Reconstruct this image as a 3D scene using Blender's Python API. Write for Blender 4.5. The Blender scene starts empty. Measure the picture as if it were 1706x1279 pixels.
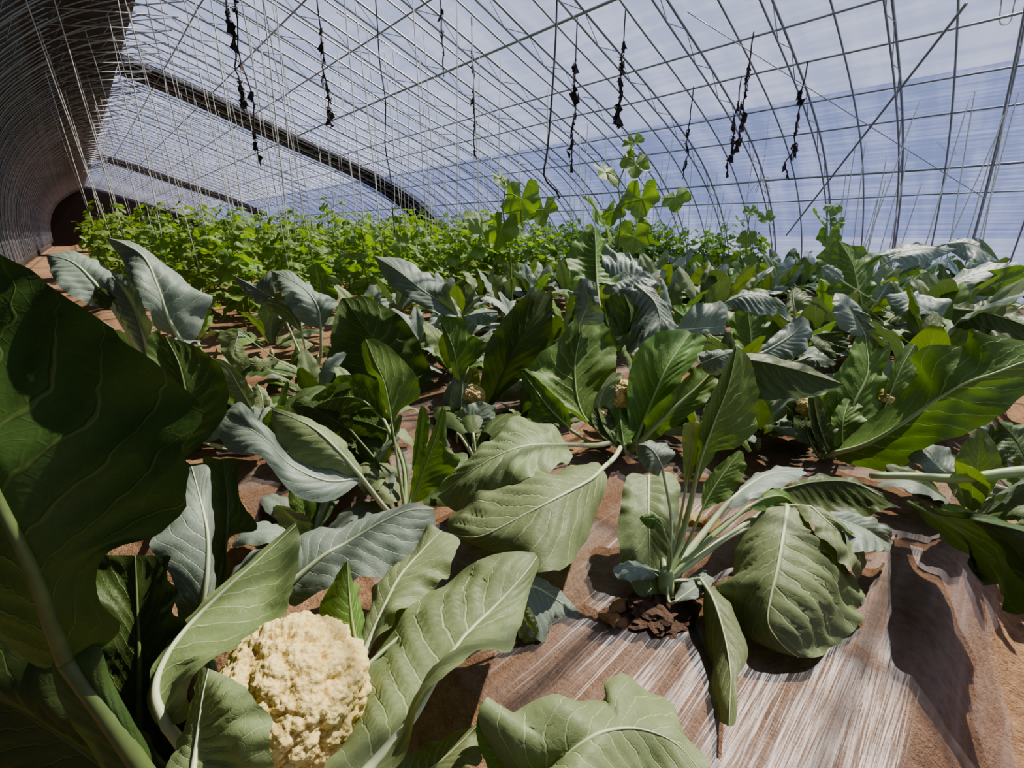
import bpy, math, random
import numpy as np
from mathutils import Vector, Matrix, noise as mn

C = bpy.context.scene.collection
rnd = random.Random(7)
R = math.radians

# ------------------------------------------------------------------ camera
F = 740.0; H = 0.75
TH = math.atan(252 / F); YAW = R(43.2)
fh = np.array([math.sin(YAW), math.cos(YAW), 0.0])
RT = np.array([math.cos(YAW), -math.sin(YAW), 0.0])
UZ = np.array([0, 0, 1.0])
FW = fh * math.cos(TH) - UZ * math.sin(TH)
UP = fh * math.sin(TH) + UZ * math.cos(TH)
CAM = np.array([0, 0, H])
cd = bpy.data.cameras.new('camera'); cam = bpy.data.objects.new('camera', cd); C.objects.link(cam)
cd.sensor_fit = 'HORIZONTAL'; cd.sensor_width = 36; cd.lens = F / 1706 * 36
cd.clip_start = 0.02; cd.clip_end = 500
mw = Matrix.Identity(4)
for i in range(3):
    mw[i][0] = RT[i]; mw[i][1] = UP[i]; mw[i][2] = -FW[i]; mw[i][3] = CAM[i]
cam.matrix_world = mw
bpy.context.scene.camera = cam

def ray(px, py):
    return RT * ((px - 853) / F) + UP * ((639.5 - py) / F) + FW
def W(px, py, d):
    return CAM + ray(px, py) * d
def WZ(px, py, z):
    r = ray(px, py)
    return CAM + r * ((z - H) / r[2])

# ------------------------------------------------------------------ helpers
def link(name, me, mat=None, parent=None, loc=None):
    o = bpy.data.objects.new(name, me); C.objects.link(o)
    if mat is not None and me is not None and not me.materials: me.materials.append(mat)
    if parent is not None: o.parent = parent
    if loc is not None: o.location = loc
    return o
def tag(o, label=None, cat=None, group=None, kind=None):
    if label: o['label'] = label
    if cat: o['category'] = cat
    if group: o['group'] = group
    if kind: o['kind'] = kind
    return o
def empty(name, loc, label, cat, group=None):
    o = bpy.data.objects.new(name, None); C.objects.link(o); o.location = loc
    o.empty_display_size = 0.05
    return tag(o, label, cat, group)
def copy_tree(o, parent=None):
    c = o.copy(); C.objects.link(c)
    if parent is not None: c.parent = parent
    for ch in list(o.children): copy_tree(ch, c)
    return c
def mesh(name, V, Fc, uv=None, smooth=True, cols=None):
    me = bpy.data.meshes.new(name)
    me.from_pydata([tuple(v) for v in V], [], Fc)
    if uv is not None:
        l = me.uv_layers.new(name='UVMap')
        vi = np.zeros(len(me.loops), dtype=np.int32); me.loops.foreach_get('vertex_index', vi)
        l.data.foreach_set('uv', np.asarray(uv, dtype=np.float32)[vi].ravel())
    if cols is not None:
        a = me.attributes.new('cav', 'FLOAT', 'POINT'); a.data.foreach_set('value', np.asarray(cols, dtype=np.float32))
    if smooth: me.polygons.foreach_set('use_smooth', [True] * len(me.polygons))
    me.update()
    return me
class MB:
    def __init__(s): s.v = []; s.f = []; s.uv = []
    def add(s, V, Fc, uv=None):
        n = len(s.v); s.v += [tuple(x) for x in V]; s.f += [tuple(i + n for i in f) for f in Fc]
        s.uv += [tuple(x) for x in uv] if uv is not None else [(0, 0)] * len(V)
        return s
    def tube(s, P, r, n=6, cap=True):
        P = np.asarray(P, float); m = len(P)
        rr = np.full(m, r) if np.isscalar(r) else np.asarray(r, float)
        T = np.gradient(P, axis=0); T /= np.linalg.norm(T, axis=1)[:, None] + 1e-12
        a = np.array([0, 0, 1.0]) if abs(T[0][2]) < .9 else np.array([1.0, 0, 0])
        V = []; 
        u = np.cross(T[0], a); u /= np.linalg.norm(u)
        for i in range(m):
            u = u - T[i] * np.dot(u, T[i]); u /= np.linalg.norm(u) + 1e-12
            w = np.cross(T[i], u)
            for k in range(n):
                an = 2 * math.pi * k / n
                V.append(P[i] + (u * math.cos(an) + w * math.sin(an)) * rr[i])
        Fc = [(i * n + k, i * n + (k + 1) % n, (i + 1) * n + (k + 1) % n, (i + 1) * n + k) for i in range(m - 1) for k in range(n)]
        if cap: Fc += [tuple(range(n - 1, -1, -1)), tuple((m - 1) * n + k for k in range(n))]
        return s.add(V, Fc, [(0.5, i / max(1, m - 1)) for i in range(m) for k in range(n)])
    def mesh(s, name, smooth=True): return mesh(name, s.v, s.f, s.uv, smooth)

def resample(P, n, closed_ends=False):
    """Catmull-Rom through P, n samples uniform in chord length."""
    P = np.asarray(P, float)
    if len(P) == 2:
        t = np.linspace(0, 1, n)[:, None]; return P[0] * (1 - t) + P[1] * t
    Q = np.vstack([2 * P[0] - P[1], P, 2 * P[-1] - P[-2]])
    out = []
    for i in range(1, len(Q) - 2):
        p0, p1, p2, p3 = Q[i - 1], Q[i], Q[i + 1], Q[i + 2]
        for t in np.linspace(0, 1, 14, endpoint=False):
            out.append(.5 * ((2 * p1) + (-p0 + p2) * t + (2 * p0 - 5 * p1 + 4 * p2 - p3) * t * t + (-p0 + 3 * p1 - 3 * p2 + p3) * t ** 3))
    out.append(P[-1]); out = np.array(out)
    s = np.concatenate([[0], np.cumsum(np.linalg.norm(np.diff(out, axis=0), axis=1))])
    q = np.linspace(0, s[-1], n)
    return np.stack([np.interp(q, s, out[:, k]) for k in range(3)], axis=1)

def nz(x, y, z=0.0): return mn.noise(Vector((x, y, z)))

# ------------------------------------------------------------------ materials
def newmat(name):
    m = bpy.data.materials.new(name); m.use_nodes = True
    nt = m.node_tree; nt.nodes.clear()
    out = nt.nodes.new('ShaderNodeOutputMaterial')
    return m, nt, out
class NT:
    def __init__(s, nt): s.nt = nt
    def n(s, t, **kw):
        x = s.nt.nodes.new(t)
        for k, v in kw.items(): setattr(x, k, v)
        return x
    def l(s, a, b): s.nt.links.new(a, b)
    def val(s, sock, v):
        if isinstance(v, (int, float)): sock.default_value = v
        elif isinstance(v, tuple): sock.default_value = (*v, 1.0) if len(v) == 3 and sock.type == 'RGBA' else v
        else: s.l(v, sock)
    def m(s, op, a, b=0.0, c=None, clamp=False):
        x = s.n('ShaderNodeMath', operation=op, use_clamp=clamp)
        s.val(x.inputs[0], a); s.val(x.inputs[1], b)
        if c is not None: s.val(x.inputs[2], c)
        return x.outputs[0]
    def sstep(s, x, lo, hi, a=0.0, b=1.0):
        r = s.n('ShaderNodeMapRange', interpolation_type='SMOOTHSTEP')
        s.val(r.inputs['Value'], x); s.val(r.inputs['From Min'], lo); s.val(r.inputs['From Max'], hi)
        s.val(r.inputs['To Min'], a); s.val(r.inputs['To Max'], b)
        return r.outputs[0]
    def mix(s, f, a, b, bt='MIX'):
        x = s.n('ShaderNodeMix', data_type='RGBA', blend_type=bt)
        s.val(x.inputs[0], f); s.val(x.inputs[6], a); s.val(x.inputs[7], b)
        return x.outputs[2]
    def noise(s, vec, scale, detail=3.0, rough=.55, dist=0.0):
        x = s.n('ShaderNodeTexNoise'); 
        if vec is not None: s.l(vec, x.inputs['Vector'])
        x.inputs['Scale'].default_value = scale; x.inputs['Detail'].default_value = detail
        x.inputs['Roughness'].default_value = rough; x.inputs['Distortion'].default_value = dist
        return x.outputs[0]
    def bump(s, h, strength, dist):
        x = s.n('ShaderNodeBump'); s.l(h, x.inputs['Height'])
        x.inputs['Strength'].default_value = strength; x.inputs['Distance'].default_value = dist
        return x.outputs[0]
    def bsdf(s, col, rough=.5, metal=0.0, spec=.5, normal=None, **kw):
        x = s.n('ShaderNodeBsdfPrincipled')
        s.val(x.inputs['Base Color'], col); s.val(x.inputs['Roughness'], rough); s.val(x.inputs['Metallic'], metal)
        x.inputs['Specular IOR Level'].default_value = spec
        if normal is not None: s.l(normal, x.inputs['Normal'])
        for k, v in kw.items(): s.val(x.inputs[k], v)
        return x.outputs[0]
    def mixsh(s, f, a, b):
        x = s.n('ShaderNodeMixShader'); s.val(x.inputs[0], f); s.l(a, x.inputs[1]); s.l(b, x.inputs[2]); return x.outputs[0]
    def mapping(s, vec, scale):
        x = s.n('ShaderNodeMapping'); s.l(vec, x.inputs['Vector']); x.inputs['Scale'].default_value = scale; return x.outputs[0]

NV, KV = 11.0, 3.0      # lateral veins per leaf, how far they sweep towards the tip
def leaf_mat(name, top, under, trans, vein, tmix=.38, rough=.5, nv=NV, kv=KV, yellow=0.0, vein_amt=.65, spec=.35):
    m, nt, out = newmat(name); g = NT(nt)
    uv = g.n('ShaderNodeUVMap'); sep = g.n('ShaderNodeSeparateXYZ'); g.l(uv.outputs[0], sep.inputs[0])
    u = g.m('MULTIPLY', g.m('ABSOLUTE', g.m('SUBTRACT', sep.outputs[0], .5)), 2.0)
    v = sep.outputs[1]
    oi = g.n('ShaderNodeObjectInfo')
    tc = g.n('ShaderNodeTexCoord')
    wob = g.m('SUBTRACT', g.noise(g.mapping(uv.outputs[0], (3, 5, 1)), 1.6, 2), .5)
    ph = g.m('ADD', g.m('SUBTRACT', g.m('MULTIPLY', v, nv), g.m('MULTIPLY', g.m('POWER', u, .85), kv)), g.m('MULTIPLY', wob, .9))
    d = g.m('ABSOLUTE', g.m('SUBTRACT', g.m('FRACT', g.m('ADD', ph, 100.5)), .5))
    wl = g.m('MULTIPLY_ADD', u, -.060, .088)
    lat = g.sstep(d, g.m('MULTIPLY', wl, .25), wl, 1.0, 0.0)
    wm = g.m('MULTIPLY_ADD', v, -.032, .048)
    mid = g.sstep(u, g.m('MULTIPLY', wm, .4), wm, 1.0, 0.0)
    vo = g.n('ShaderNodeTexVoronoi', feature='DISTANCE_TO_EDGE')
    vadd = g.n('ShaderNodeVectorMath', operation='MULTIPLY_ADD'); nc = g.n('ShaderNodeTexNoise'); nc.inputs['Scale'].default_value = 5; g.l(uv.outputs[0], nc.inputs['Vector'])
    g.l(nc.outputs['Color'], vadd.inputs[0]); vadd.inputs[1].default_value = (.12, .12, 0); g.l(uv.outputs[0], vadd.inputs[2])
    g.l(g.mapping(vadd.outputs[0], (14, 24, 1)), vo.inputs['Vector']); vo.inputs['Scale'].default_value = 1.0
    ter = g.sstep(vo.outputs['Distance'], 0.0, .055, 1.0, 0.0)
    veins = g.m('MAXIMUM', g.m('MAXIMUM', lat, mid), g.m('MULTIPLY', ter, .11))
    bf = g.n('ShaderNodeNewGeometry').outputs['Backfacing']
    base = g.mix(bf, top, under)
    mott = g.noise(tc.outputs['Object'], 14, 4)
    base = g.mix(g.sstep(mott, .35, .7, 0, .35), base, tuple(c * .72 for c in top))
    fine = g.noise(tc.outputs['Object'], 160, 2)
    base = g.mix(g.sstep(fine, .3, .75, 0, .18), base, tuple(min(1, c * 1.5) for c in under))
    hv = g.n('ShaderNodeHueSaturation'); g.l(base, hv.inputs['Color'])
    g.l(g.m('MULTIPLY_ADD', oi.outputs['Random'], .35, .84), hv.inputs['Value'])
    g.l(g.m('MULTIPLY_ADD', oi.outputs['Random'], .03, .485), hv.inputs['Hue'])
    base = hv.outputs[0]
    if yellow:
        base = g.mix(g.sstep(g.noise(tc.outputs['Object'], 7, 3), .5, .7, 0, yellow), base, (.42, .36, .10))
    col = g.mix(g.m('MULTIPLY', veins, vein_amt), base, vein)
    hgt = g.m('ADD', g.m('MULTIPLY', veins, -.8), g.m('MULTIPLY', g.noise(tc.outputs['Object'], 60, 3), .7))
    nrm = g.bump(hgt, .45, .0035)
    pb = g.bsdf(col, rough, 0, spec, nrm)
    tr = g.n('ShaderNodeBsdfTranslucent'); g.l(nrm, tr.inputs['Normal'])
    tcol = g.mix(g.m('MULTIPLY', veins, .45), trans, tuple(min(1, c * 1.7 + .05) for c in trans))
    tcol = g.mix(g.sstep(mott, .3, .75, 0, .4), tcol, tuple(c * .6 for c in trans))
    g.l(tcol, tr.inputs['Color'])
    g.l(g.mixsh(tmix, pb, tr.outputs[0]), out.inputs[0])
    return m

M = {}
M['leaf'] = leaf_mat('cauliflower_leaf', (.265, .325, .165), (.24, .32, .14), (.19, .29, .02), (.60, .66, .38), .28)
M['leaf_blue'] = leaf_mat('glaucous_leaf', (.26, .32, .265), (.23, .30, .20), (.14, .22, .03), (.56, .62, .47), .18)
M['leaf_dark'] = leaf_mat('dark_shaded_leaf', (.10, .15, .055), (.09, .14, .038), (.11, .18, .012), (.28, .36, .12), .26, vein_amt=.5)  # darker leaf tone, shade painted in for shadowed and sun-averted leaves
M['leaf_shade'] = leaf_mat('shade_painted_leaf', (.08, .125, .04), (.062, .105, .026), (.04, .07, .006), (.15, .20, .06), .2, vein_amt=.5)  # darkest leaf copy: cast shade is put into its colour
M['leaf_green'] = leaf_mat('young_leaf', (.16, .26, .065), (.15, .26, .06), (.15, .27, .03), (.50, .62, .28), .34)
M['leaf_yellow'] = leaf_mat('yellowed_leaf', (.62, .48, .16), (.60, .46, .2), (.7, .5, .1), (.75, .65, .35), .3)
M['leaf_dry'] = leaf_mat('dry_leaf', (.36, .22, .10), (.42, .28, .14), (.4, .2, .05), (.5, .36, .2), .15, rough=.8)
M['cuc'] = leaf_mat('cucumber_leaf', (.22, .33, .10), (.23, .35, .10), (.28, .46, .035), (.45, .56, .2), .42, nv=4.0, kv=1.2, vein_amt=.35)

def simple(name, col, rough=.6, metal=0.0, spec=.4, nscale=None, namt=.3, bump=0.0, bdist=.004, col2=None):
    m, nt, out = newmat(name); g = NT(nt)
    nrm = None; c = col
    if nscale:
        tc = g.n('ShaderNodeTexCoord'); n = g.noise(tc.outputs['Object'], nscale, 4)
        c = g.mix(g.sstep(n, .3, .7, 0, namt), col, col2 or tuple(x * .5 for x in col))
        if bump: nrm = g.bump(n, bump, bdist)
    g.l(g.bsdf(c, rough, metal, spec, nrm), out.inputs[0]); return m
M['rib'] = simple('leaf_stalk', (.42, .52, .26), .45, nscale=30, namt=.4, col2=(.30, .42, .16))
M['rib_pale'] = simple('pale_stalk', (.58, .64, .42), .45, nscale=30, namt=.4, col2=(.42, .52, .26))
M['rib_dark'] = simple('dark_stalk', (.14, .19, .07), .5, nscale=30, namt=.5, col2=(.08, .12, .04))
M['cstem'] = simple('cucumber_stem', (.22, .34, .08), .6, nscale=20)
M['pipe'] = simple('galvanised_pipe', (.38, .39, .42), .36, .55, nscale=6, namt=.5, col2=(.27, .26, .27))
M['string'] = simple('white_string', (.78, .78, .70), .7)
M['wire'] = simple('dark_wire', (.05, .05, .05), .5)
M['dryv'] = simple('dried_vine', (.07, .055, .05), .9, nscale=40)
M['flower'] = simple('yellow_flower', (.85, .60, .03), .6)
M['quilt'] = simple('dark_quilt', (.055, .05, .045), .9, nscale=3, namt=.7, col2=(.09, .045, .03), bump=.5, bdist=.05)
M['endw'] = simple('end_wall_brown', (.045, .03, .025), .9, nscale=2)
M['out'] = simple('outside_ground', (.30, .31, .36), .9, nscale=.3, col2=(.22, .22, .27))

def curd_mat():
    m, nt, out = newmat('curd'); g = NT(nt)
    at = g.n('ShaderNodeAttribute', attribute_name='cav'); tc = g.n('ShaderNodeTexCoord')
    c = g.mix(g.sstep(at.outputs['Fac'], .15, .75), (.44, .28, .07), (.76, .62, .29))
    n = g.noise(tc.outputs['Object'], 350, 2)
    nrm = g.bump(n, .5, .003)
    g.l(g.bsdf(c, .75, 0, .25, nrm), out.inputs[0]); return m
M['curd'] = curd_mat()

def soil_mat():
    m, nt, out = newmat('soil'); g = NT(nt)
    tc = g.n('ShaderNodeTexCoord'); o = tc.outputs['Object']
    n1 = g.noise(o, 3.0, 4); n2 = g.noise(o, 40, 6, .7); n3 = g.noise(o, 160, 3, .6)
    c = g.mix(g.sstep(n1, .35, .65), (.33, .205, .125), (.42, .27, .165))
    c = g.mix(g.sstep(n2, .35, .72, 0, .7), c, (.17, .09, .05))
    c = g.mix(g.sstep(n3, .55, .75, 0, .4), c, (.46, .31, .19))
    h = g.m('ADD', n2, g.m('MULTIPLY', n3, .5))
    g.l(g.bsdf(c, .95, 0, .15, g.bump(h, .8, .012)), out.inputs[0]); return m
M['soil'] = soil_mat()

def mulch_mat():
    m, nt, out = newmat('mulch_film'); g = NT(nt)
    tc = g.n('ShaderNodeTexCoord'); o = tc.outputs['Object']
    st = g.noise(g.mapping(o, (1.1, 20, 1)), 1.0, 4, .6, .5)
    st2 = g.noise(g.mapping(o, (2.2, 52, 1)), 1.0, 3, .6, .5)
    pat = g.noise(o, 3.0, 3)
    nrm = g.bump(g.m('ADD', st, g.m('MULTIPLY', st2, .4)), .6, .010)
    gl = g.n('ShaderNodeBsdfGlossy'); gl.inputs['Roughness'].default_value = .36; gl.inputs['Color'].default_value = (.95, .95, 1, 1)
    g.l(nrm, gl.inputs['Normal'])
    tr = g.n('ShaderNodeBsdfTransparent'); tr.inputs['Color'].default_value = (.86, .84, .83, 1)
    df = g.n('ShaderNodeBsdfDiffuse'); df.inputs['Color'].default_value = (.55, .48, .48, 1)
    p = g.sstep(pat, .38, .62, .25, 1.0)
    a = g.mixsh(g.m('MULTIPLY', g.sstep(st, .38, .7, .10, .30), p), tr.outputs[0], df.outputs[0])
    crease = g.m('MAXIMUM', g.sstep(st2, .61, .75, 0, 1), g.sstep(st, .62, .72, 0, .8))
    f = g.m('MULTIPLY_ADD', g.m('MULTIPLY', crease, p), .034, .020)
    g.l(g.mixsh(f, a, gl.outputs[0]), out.inputs[0]); return m
M['mulch'] = mulch_mat()

def film_mat(name, tcol, scat, smin, smax, streak):
    """polythene: mostly clear, with a milky scatter that follows its wrinkles"""
    m, nt, out = newmat(name); g = NT(nt)
    uv = g.n('ShaderNodeUVMap').outputs[0]
    a = g.noise(g.mapping(uv, (.35, streak, 1)), 1.0, 4, .62, .25)     # streaks along the house
    b = g.noise(g.mapping(uv, (2.7, .5, 1)), 1.0, 3, .6)                # sheets over the arches
    w = g.m('ADD', g.m('MULTIPLY', a, .5), g.m('MULTIPLY', b, .5))
    f = g.sstep(w, .42, .64, smin, smax)
    tr = g.n('ShaderNodeBsdfTransparent'); tr.inputs['Color'].default_value = (*tcol, 1)
    tl = g.n('ShaderNodeBsdfTranslucent'); tl.inputs['Color'].default_value = (*scat, 1)
    df = g.n('ShaderNodeBsdfDiffuse'); df.inputs['Color'].default_value = (*scat, 1)
    sc = g.mixsh(.35, tl.outputs[0], df.outputs[0])
    g.l(g.mixsh(f, tr.outputs[0], sc), out.inputs[0]); return m
M['film'] = film_mat('roof_film', (.87, .87, .91), (.74, .75, .86), .03, .20, 5)
M['skirt'] = film_mat('skirt_film', (.40, .45, .63), (.50, .54, .74), .08, .32, 26)

def wall_mat():
    m, nt, out = newmat('north_wall_quilt'); g = NT(nt)
    uv = g.n('ShaderNodeUVMap').outputs[0]
    a = g.noise(g.mapping(uv, (3.5, .6, 1)), 1.0, 4, .6)
    c = g.mix(g.sstep(a, .3, .7), (.026, .042, .050), (.075, .105, .118))
    g.l(g.bsdf(c, .55, 0, .5, g.bump(a, .5, .05)), out.inputs[0]); return m
M['nwall'] = wall_mat()

# ------------------------------------------------------------------ greenhouse shell
Y0, Y1 = -3.0, 42.0
SOUTH = [(1.3, 3.60), (2.0, 3.42), (2.9, 3.13), (4.2, 2.68), (5.2, 2.36), (6.0, 2.07), (6.8, 1.70), (7.5, 1.22), (8.0, .72), (8.25, .3), (8.32, -.1)]
NORTH = [(-1.12, -.1), (-1.06, .9), (-.85, 1.7), (-.45, 2.4), (.05, 2.9), (.6, 3.28), (1.3, 3.60)]
def prof(P, n):
    q = resample([(x, 0, z) for x, z in P], n); return q
SP = prof(SOUTH, 80); NPf = prof(NORTH, 50)
def offset(P, d):
    T = np.gradient(P, axis=0); T /= np.linalg.norm(T, axis=1)[:, None]
    N = np.stack([-T[:, 2], 0 * T[:, 0], T[:, 0]], axis=1)      # outwards for a curve walking +x over the top
    return P + N * d
def sweep(P, ya, yb, ny):
    ys = np.linspace(ya, yb, ny); n = len(P); s = np.concatenate([[0], np.cumsum(np.linalg.norm(np.diff(P, axis=0), axis=1))])
    V = [(p[0], y, p[2]) for y in ys for p in P]; uv = [(y, s[i]) for y in ys for i in range(n)]
    Fc = [(j * n + i, j * n + i + 1, (j + 1) * n + i + 1, (j + 1) * n + i) for j in range(ny - 1) for i in range(n - 1)]
    return V, Fc, uv
def roofhit(px, py, inset=.05):
    r = ray(px, py); P = offset(SP, -inset); best = None
    for i in range(len(P) - 1):
        a, b = P[i], P[i + 1]
        # solve CAM + t r = a + s(b-a) in xz
        A = np.array([[r[0], -(b[0] - a[0])], [r[2], -(b[2] - a[2])]]); B = np.array([a[0] - CAM[0], a[2] - CAM[2]])
        try: t, s = np.linalg.solve(A, B)
        except Exception: continue
        if t > 0 and -.001 <= s <= 1.001: best = CAM + r * t
    return best
split = next(i for i in range(len(SP)) if (SP[i][2] - H) / SP[i][0] < .222)
OF = offset(SP, .025)
V, Fc, uv = sweep(OF[:split + 1], Y0, Y1, 60)
tag(link('ceiling', mesh('ceiling', V, Fc, uv), M['film']), 'clear milky plastic film over the south roof arches', kind='structure')
V, Fc, uv = sweep(OF[split:], Y0, Y1, 60)
tag(link('wall_right', mesh('wall_right', V, Fc, uv), M['skirt']), 'bluish plastic skirt film along the low south side', kind='structure')
NO = offset(NPf, .03)
V, Fc, uv = sweep(NO[:36], Y0, Y1, 40)
tag(link('wall_left', mesh('wall_left', V, Fc, uv), M['nwall']), 'dark curved north wall behind close steel ribs', kind='structure')
V, Fc, uv = sweep(NO[35:], Y0, Y1, 60)
V = [(x, y, z + .05 * nz(x * 3, y * 2) + .03 * nz(x * 9, y * 6, 4)) for x, y, z in V]
tag(link('trim_1', mesh('trim_1', V, Fc, uv), M['quilt']), 'brown thatch quilt along the ridge', kind='structure')
# far end wall
full = np.vstack([NO, OF[1:]])
V = [(p[0], Y1, p[2]) for p in full]
tag(link('wall_back', mesh('wall_back', V, [tuple(range(len(V)))], smooth=False), M['endw']), 'dark brown far end wall', kind='structure')
# dark quilt strip over the roof
V, Fc, uv = sweep(offset(SP, .06)[:74], 11.35, 12.6, 6)
for (ya, yb) in ((24.6, 26.8),):
    V3, F3, uv3 = sweep(offset(SP, .06)[:60], ya, yb, 4)
    tag(link('roof_quilt_strip', mesh('roof_quilt_strip', V3, F3, uv3), M['quilt']), 'second dark quilt strip deep in the house near the far end', 'quilt')
b = offset(SP, .11)[:74]; V2, F2, uv2 = sweep(b, 11.35, 12.6, 6)
mb = MB(); mb.add(V, Fc, uv); mb.add(V2, [f[::-1] for f in F2], uv2)
tag(link('roof_quilt_strip', mb.mesh('roof_quilt_strip'), M['quilt']), 'dark quilt strip laid over the roof arches, far left', 'quilt')

# arches: laced trusses alternating with single ribs; each runs from the north foot over the ridge to the south foot
ALL = np.vstack([NPf, SP[1:]])
A_out, A_in = offset(ALL, -.012), offset(ALL, -.15)
A_in = A_in[3:-2]
me_out = MB().tube(A_out[::2], .0115, 6).mesh('outer_tube')
me_in = MB().tube(A_in[::2], .009, 6).mesh('inner_tube')
zz = []
for i in range(4, len(A_in) - 2, 3):
    zz.append(A_in[i] if (i // 3) % 2 else A_out[min(i + 3, len(A_out) - 1)])
zb = MB()
for a, c in zip(zz[:-1], zz[1:]): zb.tube([a, c], .004, 4)
me_lace = zb.mesh('lacing')
me_rib = MB().tube(A_out[::2], .009, 6).mesh('rib')
k = 0; y = .30 - 4 * .74
while y < Y1 - .3:
    t = empty('roof_truss', (0, y, 0), 'laced twin-tube steel roof arch under the film', 'roof arch', 'laced roof arches')
    for nm, me in (('outer_tube', me_out), ('inner_tube', me_in), ('lacing', me_lace)): link(nm, me, M['pipe'], t)
    o = link('roof_rib', me_rib, M['pipe'], None, (0, y + .37, 0)); tag(o, 'single thin steel roof arch between laced arches', 'roof arch', 'single roof arches')
    y += .74
# close ribs that only stiffen the north wall
me_wr = MB().tube(offset(NPf, -.01)[:40:2], .009, 5).mesh('wall_rib')
y = .30 - .185
while y < 18:
    tag(link('wall_rib', me_wr, M['pipe'], None, (0, y, 0)), 'thin curved steel rib on the dark north wall', 'wall rib', 'north wall ribs'); y += .37
# purlins
PN = ['topmost', 'second from the top', 'third from the top', 'fourth from the top', 'fifth from the top', 'sixth from the top', 'seventh from the top', 'eighth from the top', 'second lowest', 'lowest']
Pin = offset(SP, -.035)
for q, rt in enumerate((1.5, 1.01, .717, .5, .342, .276, .212, .172, .096, .058)):
    p = min(Pin, key=lambda p: abs((p[2] - H) / p[0] - rt))
    pts = [(p[0] + .012 * nz(y * .8, q), y, p[2] + .015 * nz(y * .7, q + 9)) for y in np.linspace(Y0, Y1, 60)]
    mbp = MB().tube(pts, .013 if rt in (.5, .096) else .009, 6)
    tag(link('purlin', mbp.mesh('purlin'), M['pipe']), 'long steel purlin crossing the roof arches, ' + PN[q] + ' of the ten', 'purlin', 'roof purlins')
for q, (z, x) in enumerate(((1.35, -1.07), (2.1, -.84), (.55, -1.09))):
    tag(link('wall_rail', MB().tube([(x, Y0, z), (x, 8, z), (x, Y1, z)], .010, 6).mesh('wall_rail'), M['pipe']), 'thin horizontal rail tied along the north wall ribs, ' + ('middle', 'top', 'bottom')[q] + ' one', 'rail', 'north wall rails')
# ridge struts
for q in range(44):
    y = 3 + q * .55
    a = np.array([.25, y, 2.95]); c = np.array([1.6, y + .5, 3.35])
    mbs = MB().tube([a, c], .008, 5).tube([c, a + np.array([.1, 1.0, .1])], .007, 5)
    tag(link('ridge_strut', mbs.mesh('ridge_strut'), M['pipe']), 'pale steel strut bracing the dark ridge', 'strut', 'ridge struts')
# diagonal braces that follow the roof
for q, (a, c, lab) in enumerate((((1610, 6), (1310, 392), 'long diagonal steel brace crossing the arches at right'), ((1145, 20), (1640, 330), 'thin slack brace wire sloping down to the right'), ((560, 20), (905, 250), 'thin diagonal brace wire under the left roof'))):
    pts = [p for p in (roofhit(a[0] + (c[0] - a[0]) * s, a[1] + (c[1] - a[1]) * s, .07) for s in np.linspace(0, 1, 14)) if p is not None]
    tag(link('roof_brace', MB().tube(pts, .012 if q == 0 else .004, 5).mesh('roof_brace'), M['pipe']), lab, 'brace')

# ------------------------------------------------------------------ ground
BC, BP = .40, 1.40
def ground_z(x, y):
    d = abs(((y - BC + BP / 2) % BP) - BP / 2)
    s = min(1, max(0, (d - .46) / .17)); s = s * s * (3 - 2 * s)
    if x < .05: s = s + (1 - s) * min(1, (.05 - x) / .3) * .7
    return -.13 * s + .012 * nz(x * 2.3, y * 2.3) + .008 * nz(x * 8, y * 8, 3) + .010 * s * nz(x * 19, y * 19, 7)
def axis(a, b, fa, fb, fine, coarse):
    out = [a]
    while out[-1] < b: out.append(out[-1] + (fine if fa <= out[-1] <= fb else coarse))
    return out
xs = axis(-1.3, 8.4, -.6, 3.2, .03, .15); ys = axis(Y0, Y1, -.8, 3.4, .03, .16)
V = [(x, y, ground_z(x, y)) for y in ys for x in xs]; n = len(xs)
Fc = [(j * n + i, j * n + i + 1, (j + 1) * n + i + 1, (j + 1) * n + i) for j in range(len(ys) - 1) for i in range(n - 1)]
tag(link('floor', mesh('floor', V, Fc), M['soil']), 'reddish brown soil raised in planting beds', kind='structure')
V = [(-90, -60, -.2), (120, -60, -.2), (120, 140, -.2), (-90, 140, -.2)]
tag(link('trim_2', mesh('outside_ground', V, [(0, 1, 2, 3)]), M['out']), 'ground outside the greenhouse', kind='structure')
# mulch film sheets stretched along the beds
def mulch(c, x0, x1, label, fine):
    xs = np.arange(x0, x1, .04 if fine else .10); V = []; uv = []; cols = 56 if fine else 24
    for x in xs:
        wa = -.60 + .05 * nz(x * 1.7, c) + .02 * nz(x * 9, c); wb = .58 + .05 * nz(x * 1.5, c + 5)
        for k in range(cols + 1):
            w = wa + (wb - wa) * k / cols; y = c + w
            e = max(0, (abs(w) - .40) / .2)
            z = ground_z(x, y) + .012 + .010 * abs(nz(x * 1.3 + w, y * 24)) + .007 * nz(x * 2.5, y * 60, 2) + .012 * e * nz(x * 14, y * 14, 5)
            V.append((x, y, z))
    n = cols + 1
    Fc = [(j * n + i, j * n + i + 1, (j + 1) * n + i + 1, (j + 1) * n + i) for j in range(len(xs) - 1) for i in range(cols)]
    tag(link('mulch_film', mesh('mulch_film', V, Fc), M['mulch']), label, 'plastic film', 'mulch films')
mulch(.40, .32, 6.5, 'clear wrinkled plastic mulch film over the front soil bed', True)
mulch(1.80, .2, 7.0, 'clear plastic mulch film over the second soil bed', False)

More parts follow.
